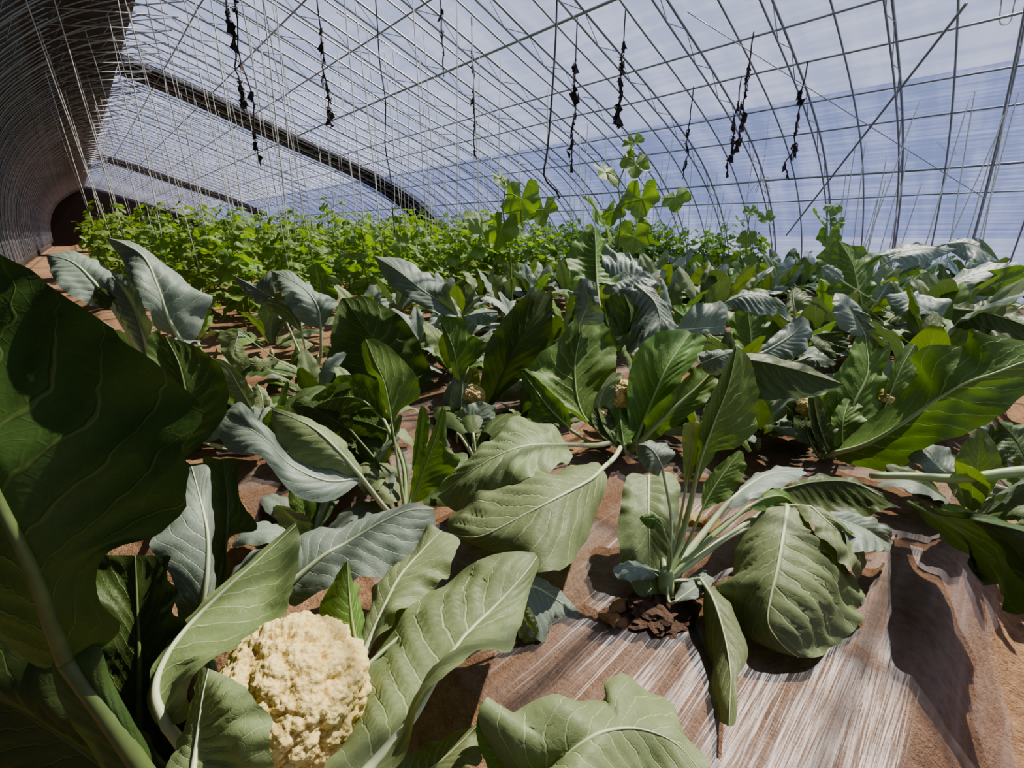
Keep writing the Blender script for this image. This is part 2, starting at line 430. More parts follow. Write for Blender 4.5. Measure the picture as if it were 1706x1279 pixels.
# ------------------------------------------------------------------ leaves
def lamina(L, Mi, Rr, side='t', nu=12, nv=60, dome=.10, puff=.06, ruf=.11, seed=0, jag=.05, view=True, close=True):
    L, Mi, Rr = (np.asarray(q, float) for q in (L, Mi, Rr))
    def ends(E):
        E = list(E)
        if np.linalg.norm(E[-1] - Mi[-1]) > 1e-4: E.append(Mi[-1])
        if np.linalg.norm(E[0] - Mi[0]) > 1e-4: E.insert(0, Mi[0])
        return np.array(E)
    l = resample(ends(L), nv); r = resample(ends(Rr), nv); m = resample(Mi, nv)
    P = np.zeros((nv, 2 * nu + 1, 3)); us = np.zeros(2 * nu + 1)
    vv = np.linspace(0, 1, nv)
    jl = np.array([1 + jag * (nz(v * 13, seed * 3.1) + .6 * nz(v * 37, seed * 1.7)) for v in vv])
    jr = np.array([1 + jag * (nz(v * 13, seed * 3.1 + 50) + .6 * nz(v * 37, seed * 1.7 + 50)) for v in vv])
    for k in range(nu + 1):
        t = k / nu
        P[:, nu - k] = m + (l - m) * (t * (1 + (jl - 1) * t))[:, None]
        P[:, nu + k] = m + (r - m) * (t * (1 + (jr - 1) * t))[:, None]
        us[nu - k] = -t; us[nu + k] = t
    dv = np.gradient(P, axis=0); du = np.gradient(P, axis=1)
    N = np.cross(dv, du); ln = np.linalg.norm(N, axis=2, keepdims=True)
    N = N / (ln + 1e-12)
    Nm = N.mean(axis=(0, 1)); Nm /= np.linalg.norm(Nm) + 1e-9
    N = np.where(ln > 1e-9, N, Nm) * .75 + Nm * .25
    if view:
        s = 1.0 if np.dot(Nm, CAM - P.mean(axis=(0, 1))) > 0 else -1.0
        if side == 'u': s = -s
    else:
        s = 1.0 if Nm[2] > 0 else -1.0
    hwl = np.linalg.norm(l - m, axis=1); hwr = np.linalg.norm(r - m, axis=1)
    size = max(np.percentile(hwl, 70), np.percentile(hwr, 70))
    D = np.zeros((nv, 2 * nu + 1))
    for j in range(2 * nu + 1):
        u = us[j]; a = abs(u); hw = (hwl if u < 0 else hwr); hw = np.minimum(hw, size) 
        ph = vv * NV - KV * a ** .85 + .35 * np.array([nz(v * 4, u * 2, seed) for v in vv])
        pf = np.abs(np.sin(np.pi * ph)) ** .7 - .6
        sg = 1 if u < 0 else -1
        rf = np.array([math.sin(2 * math.pi * (v * 4.3 + seed * .37 + sg * .23) + 3.5 * nz(v * 5, sg * 3, seed)) + .8 * nz(v * 17, sg * 4.0, seed) for v in vv])
        ns = np.array([nz(v * 2.6 + seed, u * 1.4, seed * .7) for v in vv])
        D[:, j] = hw * (dome * math.sin(math.pi * a) + puff * pf * math.sin(math.pi * min(1, a * 1.05)) + ruf * a ** 2.4 * rf + .16 * ns * min(1, a * 2))
    fade = np.clip(np.minimum(vv * 6, (1 - vv) * 6), 0, 1)[:, None]
    P = P + N * (D * s * fade)[:, :, None]
    n = 2 * nu + 1
    V = P.reshape(-1, 3); uv = [(.5 + us[j] * .5, vv[i]) for i in range(nv) for j in range(n)]
    if s > 0: Fc = [(i * n + j, (i + 1) * n + j, (i + 1) * n + j + 1, i * n + j + 1) for i in range(nv - 1) for j in range(n - 1)]
    else: Fc = [(i * n + j, i * n + j + 1, (i + 1) * n + j + 1, (i + 1) * n + j) for i in range(nv - 1) for j in range(n - 1)]
    return V, Fc, uv, m

TS = 640 / 1705.0
TO = {'A': (0, 380), 'B': (540, 380), 'C': (1066, 380), 'D': (0, 799), 'E': (540, 799), 'F': (1066, 799)}
def pts(tile, flat):
    out = []
    for a, c in zip(flat[0::2], flat[1::2]):
        if tile == 'P': out.append((a, c))
        else: out.append((TO[tile][0] + a * TS, TO[tile][1] + c * TS))
    return out
def place(P, mode, dep, off=0.0):
    n = len(P); s = np.linspace(0, 1, n); dd = np.interp(s, np.linspace(0, 1, len(dep)), dep)
    w = np.sin(np.pi * np.clip(s * .86 + .07, 0, 1))      # edges drift from the midrib's depth mid-leaf, meet it at the ends
    o = off * w if not hasattr(off, '__len__') else np.interp(s, np.linspace(0, 1, len(off)), off)
    if mode == 'z': return np.array([WZ(p[0], p[1], max(.02, z)) for p, z in zip(P, dd + o)])
    return np.array([W(p[0], p[1], d) for p, d in zip(P, dd + o)])

seedc = [0]
def hero_leaf(root, crown, tile, side, Mp, Lp, Rp, mode, dep, oL=0.0, oR=0.0, mat='leaf', rib=.010, pet=True, sag=.04, label=None, st=False, taper=.90, **kw):
    seedc[0] += 1
    m = place(pts(tile, Mp), mode, dep); l = place(pts(tile, Lp), mode, dep, oL); r = place(pts(tile, Rp), mode, dep, oR)
    V, Fc, uv, mm = lamina(l, m, r, side, seed=seedc[0], **kw)
    o = np.array(root.location)
    lf = link('leaf', mesh('leaf', np.asarray(V) - o, Fc, uv), M[mat], root)
    if label: lf['label'] = label
    path = mm
    if pet:
        a = np.asarray(crown); c = mm[0]; t0 = mm[1] - mm[0]; t0 /= np.linalg.norm(t0)
        D = np.linalg.norm(c - a)
        mid = (a + c) / 2 - np.array([0, 0, sag]) * .5 ; mid = mid if st else mid * .6 + (c - t0 * D * .45) * .4; rib *= 1.0
        mid[2] = max(mid[2], .025)
        path = np.vstack([resample([a, mid, c], 12)[:-1], mm])
    n = len(path); k0 = n - len(mm)
    rad = np.concatenate([np.linspace(rib, rib * .72, k0), rib * .72 * (1 - taper * np.linspace(0, 1, len(mm)) ** .6)])
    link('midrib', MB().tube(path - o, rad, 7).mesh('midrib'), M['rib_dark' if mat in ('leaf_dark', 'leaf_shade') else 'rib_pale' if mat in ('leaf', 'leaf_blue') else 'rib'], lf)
    return lf

def curd(root, c, rad, res=5, squash=.8, name='curd', axis=(0, 0, 1), seed=0.0, lumps=1.0):
    import bmesh
    bm = bmesh.new(); bmesh.ops.create_icosphere(bm, subdivisions=res, radius=1.0)
    cav = []; q = Vector((0, 0, 1)).rotation_difference(Vector(axis))
    for v in bm.verts:
        p = v.co.copy()
        s = Vector((p.x * 1.0 + seed, p.y, p.z))
        def cell(k, o): 
            d = mn.voronoi(s * k + Vector((o, o * .7, 0)))[0]; return max(0.0, 1 - d[0] ** 2 * 1.5), min(1, (d[1] - d[0]) * 2.2)
        b1, e1 = cell(2.3, 0); b2, e2 = cell(5.5, 3.1); b3, e3 = cell(12, 7.7); b4, e4 = (cell(25, 1.3) if res > 5 else (0, .5))
        h = 1 + lumps * (.15 * (b1 - .5) + .075 * (b2 - .5) + .040 * (b3 - .5) + .026 * (b4 - .3))
        cav.append(min(1, .32 * e1 ** .6 + .34 * e2 ** .6 + .4 * e3 ** .5 + .1 * e4))
        w = p * h * rad; w.z *= squash
        if p.z < 0: w.z *= .55
        v.co = q @ w + Vector(c)
    me = bpy.data.meshes.new(name); bm.to_mesh(me); bm.free()
    a = me.attributes.new('cav', 'FLOAT', 'POINT'); a.data.foreach_set('value', cav)
    me.polygons.foreach_set('use_smooth', [True] * len(me.polygons))
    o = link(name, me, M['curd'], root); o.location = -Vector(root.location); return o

def plant(px, py, label, zc=.06, group=None, loc=None, cat='cauliflower plant'):
    g = WZ(px, py, 0.0) if loc is None else np.array(loc)
    g[2] = ground_z(g[0], g[1])
    root = empty('cauliflower_plant', g, label, cat, group)
    crown = g + np.array([0, 0, zc])
    st = MB().tube([(0, 0, -.01), (.004, 0, zc * .5), (0, .003, zc + .02)], [.024, .02, .013], 9)
    link('stem', st.mesh('stem'), M['rib'], root)
    return root, crown

# procedural cauliflower leaf in local coordinates
def wild_leaf(az, length, width, e0, e1, seed, nv=26, nu=6, base=(0, 0, .05), pet=.22, fold=.25, twist=0.0, **kw):
    n = 9; p = np.array(base, float); M_ = []; Ls = []; Rs = []; ca, sa = math.cos(az), math.sin(az)
    side = np.array([-sa, ca, 0]); pet_pts = [p.copy()]
    step = length / n; tw = twist
    k0 = int(round(pet * n))
    for i in range(n + 1):
        t = i / n; e = e0 + (e1 - e0) * t ** 1.5
        d = np.array([ca * math.cos(e), sa * math.cos(e), math.sin(e)])
        if i >= k0:
            v = (t - k0 / n) / (1 - k0 / n)
            w = width * .5 * (math.sin(math.pi * min(1, (v * .93 + .03)) ** .85) ** .62) * (.55 + .45 * v if v < .5 else .775 + .1 * (1 - v))
            nrm = np.cross(side, d); nrm = -nrm if nrm[2] * 1 < 0 and e < 1.4 else nrm
            a = tw * t; s2 = side * math.cos(a) + np.cross(d, side) * math.sin(a)
            n2 = np.cross(d, s2)
            M_.append(p.copy()); Ls.append(p + s2 * w * math.cos(fold) + n2 * -w * math.sin(fold) * (1 if True else 1)); Rs.append(p - s2 * w * math.cos(fold) - n2 * w * math.sin(fold))
        else: pet_pts.append(p.copy())
        p = p + d * step
    V, Fc, uv, mm = lamina(Ls, M_, Rs, 't', nu=nu, nv=nv, seed=seed, view=False, **kw)
    return V, Fc, uv, mm, pet_pts

# ---- data: hero plants
# leaf: tile, side, mid, left edge, right edge, mode, depth/height list, offL, offR, options
HERO = []
def hp(*a, **k): HERO.append((a, k, [])); return HERO[-1][2]
A = hp(430, 1330, 'large cauliflower plant with a big cream curd at the front left', curds=[(486, 1164, .62, .100, 7, .92)])
A += [
 ('P', 'u', (112,1100, 85,1035, 60,965, 30,900, 0,840, -30,770, -60,690, -95,610, -130,530, -165,450, -200,380),
   (60,1110, -40,1040, -110,960, -200,850, -260,720, -300,600, -290,500, -260,420),
   (175,1078, 199,1040, 163,1000, 168,935, 235,912, 290,860, 306,790, 296,745, 325,685, 250,600, 160,530, 80,470, 0,420, -110,370),
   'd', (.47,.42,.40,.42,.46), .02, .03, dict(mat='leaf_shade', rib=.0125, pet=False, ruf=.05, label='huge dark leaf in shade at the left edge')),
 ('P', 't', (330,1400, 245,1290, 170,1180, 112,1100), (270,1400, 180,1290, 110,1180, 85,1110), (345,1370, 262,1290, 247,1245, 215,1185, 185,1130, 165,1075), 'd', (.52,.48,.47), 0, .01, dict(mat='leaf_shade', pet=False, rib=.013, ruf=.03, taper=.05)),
 ('D', 'u', (740,1090, 690,950, 725,810, 830,655, 1000,485, 1160,345, 1315,200), (690,1080, 652,950, 690,795, 800,640, 985,468, 1145,325, 1300,195),
   (830,1060, 890,900, 960,800, 1110,735, 1250,590, 1315,450, 1330,260), 'd', (.60,.62,.68,.76,.82), .03, (.0,-.05,-.06,0), dict(mat='leaf', ruf=.05)),
 ('P', 't', (480,975, 540,925, 578,904, 638,868, 680,850, 722,848), (490,930, 497,888, 560,879, 600,866, 640,852, 690,838, 722,846), (485,1010, 540,985, 600,965, 655,958, 690,930, 724,872), 'd', (.84,.88,.92,.95), .06, -.05, dict(mat='leaf_blue', ruf=.08, fold=1)),
 ('D', 't', (1600,830, 1565,640, 1548,480, 1542,360), (1480,760, 1405,600, 1440,520, 1480,440, 1530,370), (1612,780, 1605,620, 1592,480, 1560,430, 1548,370), 'd', (.68,.70,.71), 0, .05, dict(mat='leaf_green', jag=.12, rib=.006)),
 ('E', 't', (185,760, 260,580, 335,430, 430,320, 520,225), (150,730, 190,590, 270,410, 380,350, 460,205), (235,715, 340,590, 385,540, 545,430, 600,270), 'd', (.74,.80,.86,.92), .05, -.05, dict(mat='leaf')),
 ('E', 't', (160,1330, 300,1170, 400,1050, 500,880, 620,700, 760,560, 880,430, 945,340), (-10,1320, 60,1200, 130,1040, 200,850, 250,700, 360,580, 560,430, 780,325, 930,322), (330,1260, 440,1010, 560,830, 650,775, 790,762, 850,715, 885,600, 912,500, 955,370),
   'd', (.50,.56,.66,.76,.84), (.0,.06,.10,.06,.0), (.0,-.02,-.03,.0), dict(mat='leaf', rib=.011, ruf=.08, puff=.13, label='long sage leaf with raised pale veins right of the curd')),
 ('E', 't', (800,560, 900,470, 1030,530, 1175,650), (860,420, 960,437, 1060,500, 1170,620), (850,640, 960,720, 1010,650, 1130,655), 'd', (.86,.88,.92,.92), .04, -.03, dict(mat='leaf_blue', rib=.006)),
 ('E', 't', (860,560, 900,640, 930,720), (850,560, 855,660, 880,715), (890,540, 940,620, 958,700), 'd', (.84,.85), 0, 0, dict(mat='leaf', rib=.004)),
 ('D', 't', (850,1360, 870,1200, 888,1060, 902,950, 925,838), (740,1360, 790,1190, 835,1060, 865,940, 890,845), (1195,1360, 1192,1150, 1180,1050, 1090,925, 985,862), 'd', (.47,.50,.52,.54), .03, (.0,-.02,-.02,.0), dict(mat='leaf', rib=.007, ruf=.05)),
 ('D', 't', (870,660, 915,450, 922,250, 890,90, 850,-60), (800,660, 760,440, 668,282, 775,130, 790,-20), (950,620, 955,450, 945,250, 937,50, 925,-60), 'd', (.78,.78,.82,.88), -.03, .03, dict(mat='leaf_blue', rib=.010, label='pale curved leaf standing behind the dark edge leaf')),
 ('D', 'u', (960,500, 1000,300, 1010,100, 990,-90), (930,480, 935,250, 930,60, 900,-90), (1010,420, 1000,250, 1140,210, 1065,80, 1060,-80), 'd', (.92,.96,1.0), 0, 0, dict(mat='leaf_dark')),
 ('P', 't', (300,1420, 200,1300, 60,1200, -90,1120), (260,1440, 120,1380, -40,1300, -100,1200), (300,1360, 200,1190, 90,1080, -60,1050), 'd', (.62,.62,.6,.6), .02, -.02, dict(mat='leaf_shade', rib=.008)),  # this and the next leaf are added as dark fill where soil lies in shade
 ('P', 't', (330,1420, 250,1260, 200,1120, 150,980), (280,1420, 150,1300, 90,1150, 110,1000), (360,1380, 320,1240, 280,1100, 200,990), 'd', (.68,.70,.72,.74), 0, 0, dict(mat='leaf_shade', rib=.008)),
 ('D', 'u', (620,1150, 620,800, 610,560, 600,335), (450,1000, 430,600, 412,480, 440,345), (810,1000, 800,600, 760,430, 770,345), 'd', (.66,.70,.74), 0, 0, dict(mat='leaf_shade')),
]
# bottom centre leaf (front plant below the frame)
B2 = hp(860, 1460, 'cauliflower plant at the bottom edge showing only its broad front leaves', curds=[])
B2 += [
 ('E', 't', (900,1420, 1000,1300, 1130,1180, 1250,1115, 1400,1105, 1560,1170, 1700,1330), (690,1100, 710,990, 800,1050, 1000,955, 1110,985, 1240,980, 1240,890, 1340,868, 1440,935, 1560,990, 1600,1130, 1705,1240), (800,1450, 960,1400, 1150,1390, 1400,1400, 1600,1420), 'd', (.60,.58,.60,.64,.60), (.0,.06,.10,.02), (-.02,-.06,-.02), dict(mat='leaf', rib=.007, ruf=.06)),
 ('E', 'u', (950,1330, 850,1180, 760,1080, 708,988), (790,1340, 690,1200, 676,1090, 700,990), (1010,1260, 960,1180, 860,1090, 730,1010), 'd', (.60,.60,.61), 0, .03, dict(mat='leaf_green', rib=.006)),
 ('E', 't', (300,1440, 420,1330, 560,1210, 680,1090), (280,1330, 350,1220, 470,1170, 670,1085), (420,1440, 540,1350, 690,1250, 690,1150), 'd', (.58,.60,.63), .03, -.02, dict(mat='leaf', rib=.006)),
]
S = hp(1105, 1003, 'small young cauliflower plant without a curd, growing through a hole in the plastic', curds=[], pets=[
   ])
S += [
 ('C', 'u', (232,1190, 265,1040, 330,860, 395,690, 430,530), (250,1040, 270,880, 335,710, 412,545), (330,1010, 440,960, 520,850, 516,700, 492,590, 440,530), 'd', (.95,.93,.93,.95), 0, .05, dict(mat='leaf_green', rib=.008, jag=.08, ruf=.06, label='tall upright backlit leaf')),
 ('C', 'u', (265,1275, 300,1200, 370,1090, 450,990), (275,1240, 280,1150, 340,1060, 430,990), (290,1250, 400,1190, 468,1080, 460,1000), 'd', (.96,.97,1.0), 0, 0, dict(mat='leaf_green', rib=.004, jag=.1)),
 ('C', 't', (203,1160, 225,1020, 240,900, 235,862), (195,1110, 190,980, 190,890, 215,858), (225,1110, 260,1000, 285,900, 260,865), 'd', (.96,.95,.93), 0, 0, dict(mat='leaf', rib=.004)),
 ('B', 't', (1500,1060, 1470,1000, 1430,965, 1395,960), (1480,1100, 1420,1060, 1385,1000), (1555,1005, 1510,955, 1440,945), 'd', (.95,.95,.97), 0, .03, dict(mat='leaf_blue', rib=.004)),
 ('E', 't', (1500,205, 1460,175, 1400,170), (1480,215, 1440,215, 1405,180), (1490,180, 1450,150, 1410,160), 'd', (.93,.94), 0, .02, dict(mat='leaf_green', rib=.0035)),
 ('E', 't', (1510,450, 1440,400, 1360,385, 1282,400), (1470,440, 1400,445, 1310,440, 1283,410), (1490,410, 1420,375, 1350,365, 1290,385), 'd', (.95,.93,.92), -.02, .02, dict(mat='leaf_blue', rib=.0035, ruf=.15)),
 ('F', 't', (270,440, 325,530, 375,690, 402,850, 400,980, 395,1095), (285,500, 288,600, 285,720, 312,850, 300,940, 340,1060, 400,1095), (350,500, 410,570, 480,760, 432,880, 432,980, 424,1080), 'd', (.92,.84,.77,.71,.67), (0,.05,.05,0), (0,-.01,-.01,0), dict(mat='leaf', rib=.0055, ruf=.04, label='long leaf hanging over the plastic film')),
 ('F', 't', (185,585, 235,690, 290,800), (165,610, 190,720, 235,805), (205,590, 275,680, 312,790), 'd', (.93,.88,.85), 0, 0, dict(mat='leaf_blue', rib=.004)),
 ('F', 'u', (480,120, 560,80, 640,75, 710,135), (500,125, 530,95, 560,50, 640,45), (530,140, 600,125, 660,110), 'd', (1.0,1.03,1.06), 0, 0, dict(mat='leaf_green', rib=.006)),
 ('F', 't', (655,115, 635,250, 608,400, 580,520, 570,640, 640,740, 705,788), (560,130, 470,220, 425,300, 400,430, 350,490, 455,630, 480,690, 590,755), (730,150, 800,250, 900,290, 962,380, 985,480, 980,600, 900,720, 790,785), 'z', (.15,.15,.12,.09,.05,.03), (0,-.06,-.05,0), (0,-.07,-.07,0), dict(mat='leaf', rib=.009, puff=.09, ruf=.07, label='broad sage leaf lying over the plastic film')),
 ('F', 't', (760,120, 860,210, 960,300, 985,420), (700,110, 800,250, 900,370, 960,440), (820,130, 940,230, 1000,330), 'z', (.16,.14,.06), 0, 0, dict(mat='leaf', rib=.005)),
 ('F', 't', (820,160, 920,190, 1020,230, 1115,290), (850,200, 950,310, 1050,320, 1110,310), (860,140, 980,150, 1080,200, 1125,270), 'z', (.14,.12,.06), 0, 0, dict(mat='leaf_blue', rib=.005)),
 ('F', 'u', (640,40, 780,10, 950,15, 1130,110), (640,30, 760,-14, 930,-5, 1080,60), (700,110, 850,168, 1000,160, 1100,125), 'd', (1.1,1.12,1.12,1.1), .05, -.05, dict(mat='leaf_dark', rib=.006, label='folded leaf with a lit crest')),
 ('C', 't', (380,1230, 470,1150, 580,1090, 720,1075), (420,1190, 480,1110, 600,1060, 720,1065), (440,1240, 540,1180, 650,1140, 740,1090), 'd', (1.05,1.12,1.2), .06, -.04, dict(mat='leaf_blue', rib=.009)),
 ('E', 't', (1440,-20, 1440,150, 1445,330, 1450,520), (1350,-20, 1310,150, 1310,330, 1380,500), (1560,-20, 1580,150, 1600,350, 1540,520), 'z', (.17,.14,.08,.03), 0, 0, dict(mat='leaf', rib=.007)),
 ('E', 't', (1560,540, 1640,480, 1700,420), (1560,510, 1600,450, 1690,400), (1580,540, 1660,520, 1730,450), 'z', (.05,.06,.05), 0, 0, dict(mat='leaf_blue', rib=.004)),
]
P3 = hp(1040, 752, 'cauliflower plant behind the young one, with a pale curd among upright backlit leaves', curds=[(1035, 662, 1.59, .060, 6, 1.1), (1004, 692, 1.55, .03, 5, .95)])
P3 += [
 ('P', 't', (1004,780, 983,799, 930,828, 878,855, 800,893, 752,890), (990,768, 925,788, 870,800, 800,828, 750,868), (1012,800, 1000,840, 985,880, 950,935, 900,960, 830,922, 780,905), 'z', (.15,.19,.20,.15,.09), (0,-.03,-.03,0), (0,-.08,-.10,-.03,0), dict(mat='leaf', rib=.009, puff=.085, ruf=.06, label='broad sage leaf drooping to the front')),
 ('B', 't', (1080,960, 880,970, 700,1050, 500,1190), (1020,900, 870,850, 650,1000, 495,1150), (1090,1040, 910,1130, 740,1190, 600,1262), 'z', (.16,.20,.16,.06), 0, -.03, dict(mat='leaf', puff=.1)),
 ('B', 'u', (1290,950, 1150,830, 1112,650, 1130,500, 1175,365), (1080,790, 1000,740, 900,660, 870,640, 940,590, 1000,540, 1080,450, 1130,380), (1220,850, 1275,690, 1295,530, 1250,430, 1195,362), 'd', (1.55,1.62,1.68,1.75), 0, .05, dict(mat='leaf_green', rib=.010, jag=.09, ruf=.10)),
 ('B', 'u', (1385,940, 1440,800, 1520,620, 1625,465), (1352,870, 1345,700, 1390,540, 1480,465, 1600,452), (1430,900, 1560,730, 1600,650, 1670,560, 1692,480), 'd', (1.5,1.5,1.52,1.6), .03, 0, dict(mat='leaf_green', rib=.011, ruf=.06)),
 ('C', 'u', (-10,960, 60,890, 160,790, 270,690, 340,610), (0,880, 70,790, 170,700, 270,600), (60,940, 190,850, 300,760, 352,660), 'd', (1.5,1.46,1.46,1.5), 0, 0, dict(mat='leaf_green', rib=.016)),
 ('B', 'u', (1210,240, 1206,150, 1204,70, 1200,-5), (1120,235, 1072,150, 1110,60, 1180,0), (1300,240, 1290,150, 1250,70, 1215,0), 'd', (1.95,2.0,2.05), 0, .12, dict(mat='leaf_green')),
 ('B', 't', (1250,250, 1330,230, 1400,215, 1475,235), (1230,130, 1250,85, 1330,110, 1420,170), (1240,290, 1330,290, 1400,280, 1470,245), 'd', (2.0,2.0,2.0), .12, -.06, dict(mat='leaf_blue', puff=.09, rib=.006, pet=False)),
 ('B', 't', (1380,250, 1460,320, 1490,400, 1480,470), (1300,290, 1335,400, 1330,500, 1370,560), (1450,265, 1530,350, 1560,430, 1555,455), 'd', (1.95,1.9,1.86), .05, .05, dict(mat='leaf_blue', puff=.1, pet=False)),
 ('B', 'u', (1230,450, 1300,560, 1360,400, 1330,290), (1230,400, 1250,320, 1300,290), (1320,480, 1380,420, 1390,340), 'd', (1.85,1.9), 0, 0, dict(mat='leaf_dark')),
 ('B', 't', (1130,430, 1170,330, 1150,222), (1120,400, 1110,300, 1130,230), (1235,420, 1225,330, 1180,230), 'd', (1.72,1.72,1.75), .04, -.03, dict(mat='leaf_blue', rib=.005)),
 ('B', 'u', (1100,900, 1000,800, 940,720, 880,640), (1030,860, 900,850, 920,760, 870,660), (1080,800, 1000,720, 910,640), 'd', (1.52,1.55,1.6), 0, 0, dict(mat='leaf_green', rib=.008)),
 ('B', 't', (1260,900, 1215,830, 1240,720, 1300,640), (1200,850, 1200,760, 1270,650), (1270,850, 1290,760, 1320,650), 'd', (1.56,1.54,1.56), 0, 0, dict(mat='leaf', rib=.006)),
]
P3 += [
 ('B', 'u', (1330,960, 1318,880, 1310,800), (1290,930, 1262,860, 1275,800), (1370,930, 1385,860, 1350,800), 'd', (1.47,1.49,1.53), .02, .02, dict(mat='leaf_green', rib=.006, ruf=.04)),
 ('B', 'u', (1280,940, 1240,880, 1215,800), (1240,930, 1190,860, 1190,800), (1300,920, 1290,850, 1250,790), 'd', (1.47,1.49,1.53), .02, .02, dict(mat='leaf_dark', rib=.006, ruf=.04))]
P4 = hp(1388, 752, 'cauliflower plant at the right with one very broad backlit leaf', curds=[(1344, 684, 1.53, .045, 6, 1.0), (1468, 668, 1.60, .045, 6, 1.0)])
P4 += [
 ('C', 'u', (860,1000, 1000,960, 1160,870, 1320,760, 1440,690, 1580,640, 1720,590, 1900,560), (950,900, 1080,800, 1200,700, 1240,640, 1205,570, 1300,520, 1430,525, 1462,440, 1560,480, 1705,500, 1880,540), (900,1040, 1130,1065, 1290,960, 1480,900, 1620,810, 1740,720, 1880,620), 'd', (1.45,1.35,1.28,1.25,1.25), .06, 0, dict(mat='leaf_green', rib=.013, ruf=.05, puff=.06, label='very broad backlit leaf reaching to the right')),
 ('C', 'u', (875,990, 940,800, 1010,640, 1000,470), (790,930, 780,800, 880,650, 930,560, 960,480), (960,940, 1060,800, 1098,640, 1080,510), 'd', (1.5,1.5,1.53,1.6), 0, .05, dict(mat='leaf_green', rib=.013)),
 ('C', 't', (1000,480, 960,400, 910,330, 875,288), (930,470, 870,400, 858,340, 865,292), (1090,550, 1040,450, 1000,380, 920,300), 'd', (1.6,1.62,1.66), -.02, -.02, dict(mat='leaf_blue', pet=False, rib=.006)),
 ('C', 'u', (270,590, 480,585, 680,625, 905,692), (262,550, 400,545, 480,556, 640,580, 760,620, 880,680), (300,640, 400,700, 510,755, 620,762, 780,742, 900,700), 'd', (1.42,1.38,1.38,1.4), .10, -.01, dict(mat='leaf_dark', pet=False, rib=.007, ruf=.04, label='dark drooping leaf with its lit back turned up')),
 ('C', 't', (270,600, 330,575, 410,550), (290,640, 350,650, 400,600), (265,560, 330,540, 400,545), 'd', (1.4,1.38,1.37), 0, 0.03, dict(mat='leaf_blue', pet=False, rib=.004)),
 ('C', 'u', (1050,900, 1100,760, 1160,620, 1220,515), (1030,880, 1070,760, 1110,620, 1180,520), (1080,890, 1170,740, 1225,640, 1235,540), 'd', (1.55,1.56,1.6), 0, 0, dict(mat='leaf_green', rib=.008)),
 ('C', 'u', (800,980, 740,860, 700,780), (740,960, 660,850, 655,770), (800,930, 790,840, 760,760), 'd', (1.5,1.5,1.52), 0, 0, dict(mat='leaf_dark', rib=.008)),
 ('C', 'u', (900,980, 900,860, 930,760), (860,960, 850,850, 900,760), (960,950, 1000,870, 980,780), 'd', (1.46,1.46,1.5), 0, 0, dict(mat='leaf_green', rib=.006)),
]
P5 = hp(792, 742, 'cauliflower plant in the middle with a small cream curd under a tall dark leaf', curds=[(788, 661, 1.87, .05, 6, 1.0)])
P5 += [
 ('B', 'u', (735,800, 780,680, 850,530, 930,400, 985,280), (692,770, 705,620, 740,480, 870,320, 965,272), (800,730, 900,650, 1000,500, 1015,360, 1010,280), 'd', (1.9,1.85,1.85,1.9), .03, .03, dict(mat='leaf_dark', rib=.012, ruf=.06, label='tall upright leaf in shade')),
 ('B', 'u', (620,790, 600,680, 575,540, 530,430, 505,390), (585,700, 550,560, 518,430), (620,690, 640,620, 705,560, 722,510, 640,465, 620,400), 'd', (1.95,1.93,1.95), 0, 0, dict(mat='leaf_green', rib=.009)),
 ('B', 't', (600,395, 520,330, 430,270, 330,190, 222,122), (545,260, 530,245, 430,195, 330,140), (560,392, 500,370, 400,330, 280,235), 'd', (1.95,2.02,2.08,2.15), .10, -.06, dict(mat='leaf_blue', pet=False, rib=.008, label='pale drooping leaf lit from above')),
 ('B', 't', (620,390, 700,375, 770,370), (640,420, 720,430, 770,400), (640,385, 700,360, 760,365), 'd', (2.0,2.0), 0, .05, dict(mat='leaf_blue', pet=False, rib=.004)),
 ('B', 't', (590,970, 650,880, 700,820, 745,785), (600,930, 600,820, 680,770), (640,960, 740,920, 762,800), 'd', (1.75,1.78,1.8), 0, 0, dict(mat='leaf_blue', rib=.006)),
 ('B', 'u', (690,790, 640,700, 660,620), (640,800, 600,700, 640,630), (700,730, 690,660, 680,620), 'd', (1.98,2.0), 0, 0, dict(mat='leaf', rib=.006)),
 ('B', 't', (560,900, 560,760, 600,640), (560,880, 530,750, 580,650), (600,900, 610,760, 620,650), 'd', (1.9,1.95), 0, 0, dict(mat='leaf_blue', rib=.008)),
]
P5 += [('B', 'u', (660,950, 655,870, 660,785), (610,930, 590,860, 615,790), (720,930, 730,860, 700,780), 'd', (1.74,1.76,1.80), .02, .02, dict(mat='leaf', rib=.006, ruf=.04)),
 ('B', 'u', (640,900, 610,800, 615,690), (600,880, 560,800, 580,700), (660,860, 640,780, 640,690), 'd', (1.82,1.82,1.84), .02, .0, dict(mat='leaf_blue', rib=.006, ruf=.04))]
P4 += [('C', 'u', (760,960, 740,900, 740,840), (700,940, 680,880, 690,830), (810,940, 800,880, 780,840), 'd', (1.44,1.45,1.47), 0, 0, dict(mat='leaf_dark', rib=.006, ruf=.04)),
 ('C', 'u', (820,950, 790,860, 770,750), (780,940, 755,860, 745,760), (860,930, 840,840, 800,750), 'd', (1.44,1.45,1.47), 0, 0, dict(mat='leaf_dark', rib=.006, ruf=.04))]
P8 = hp(672, 862, 'cauliflower plant with a torn pale leaf to its left and one thin upright leaf', curds=[])
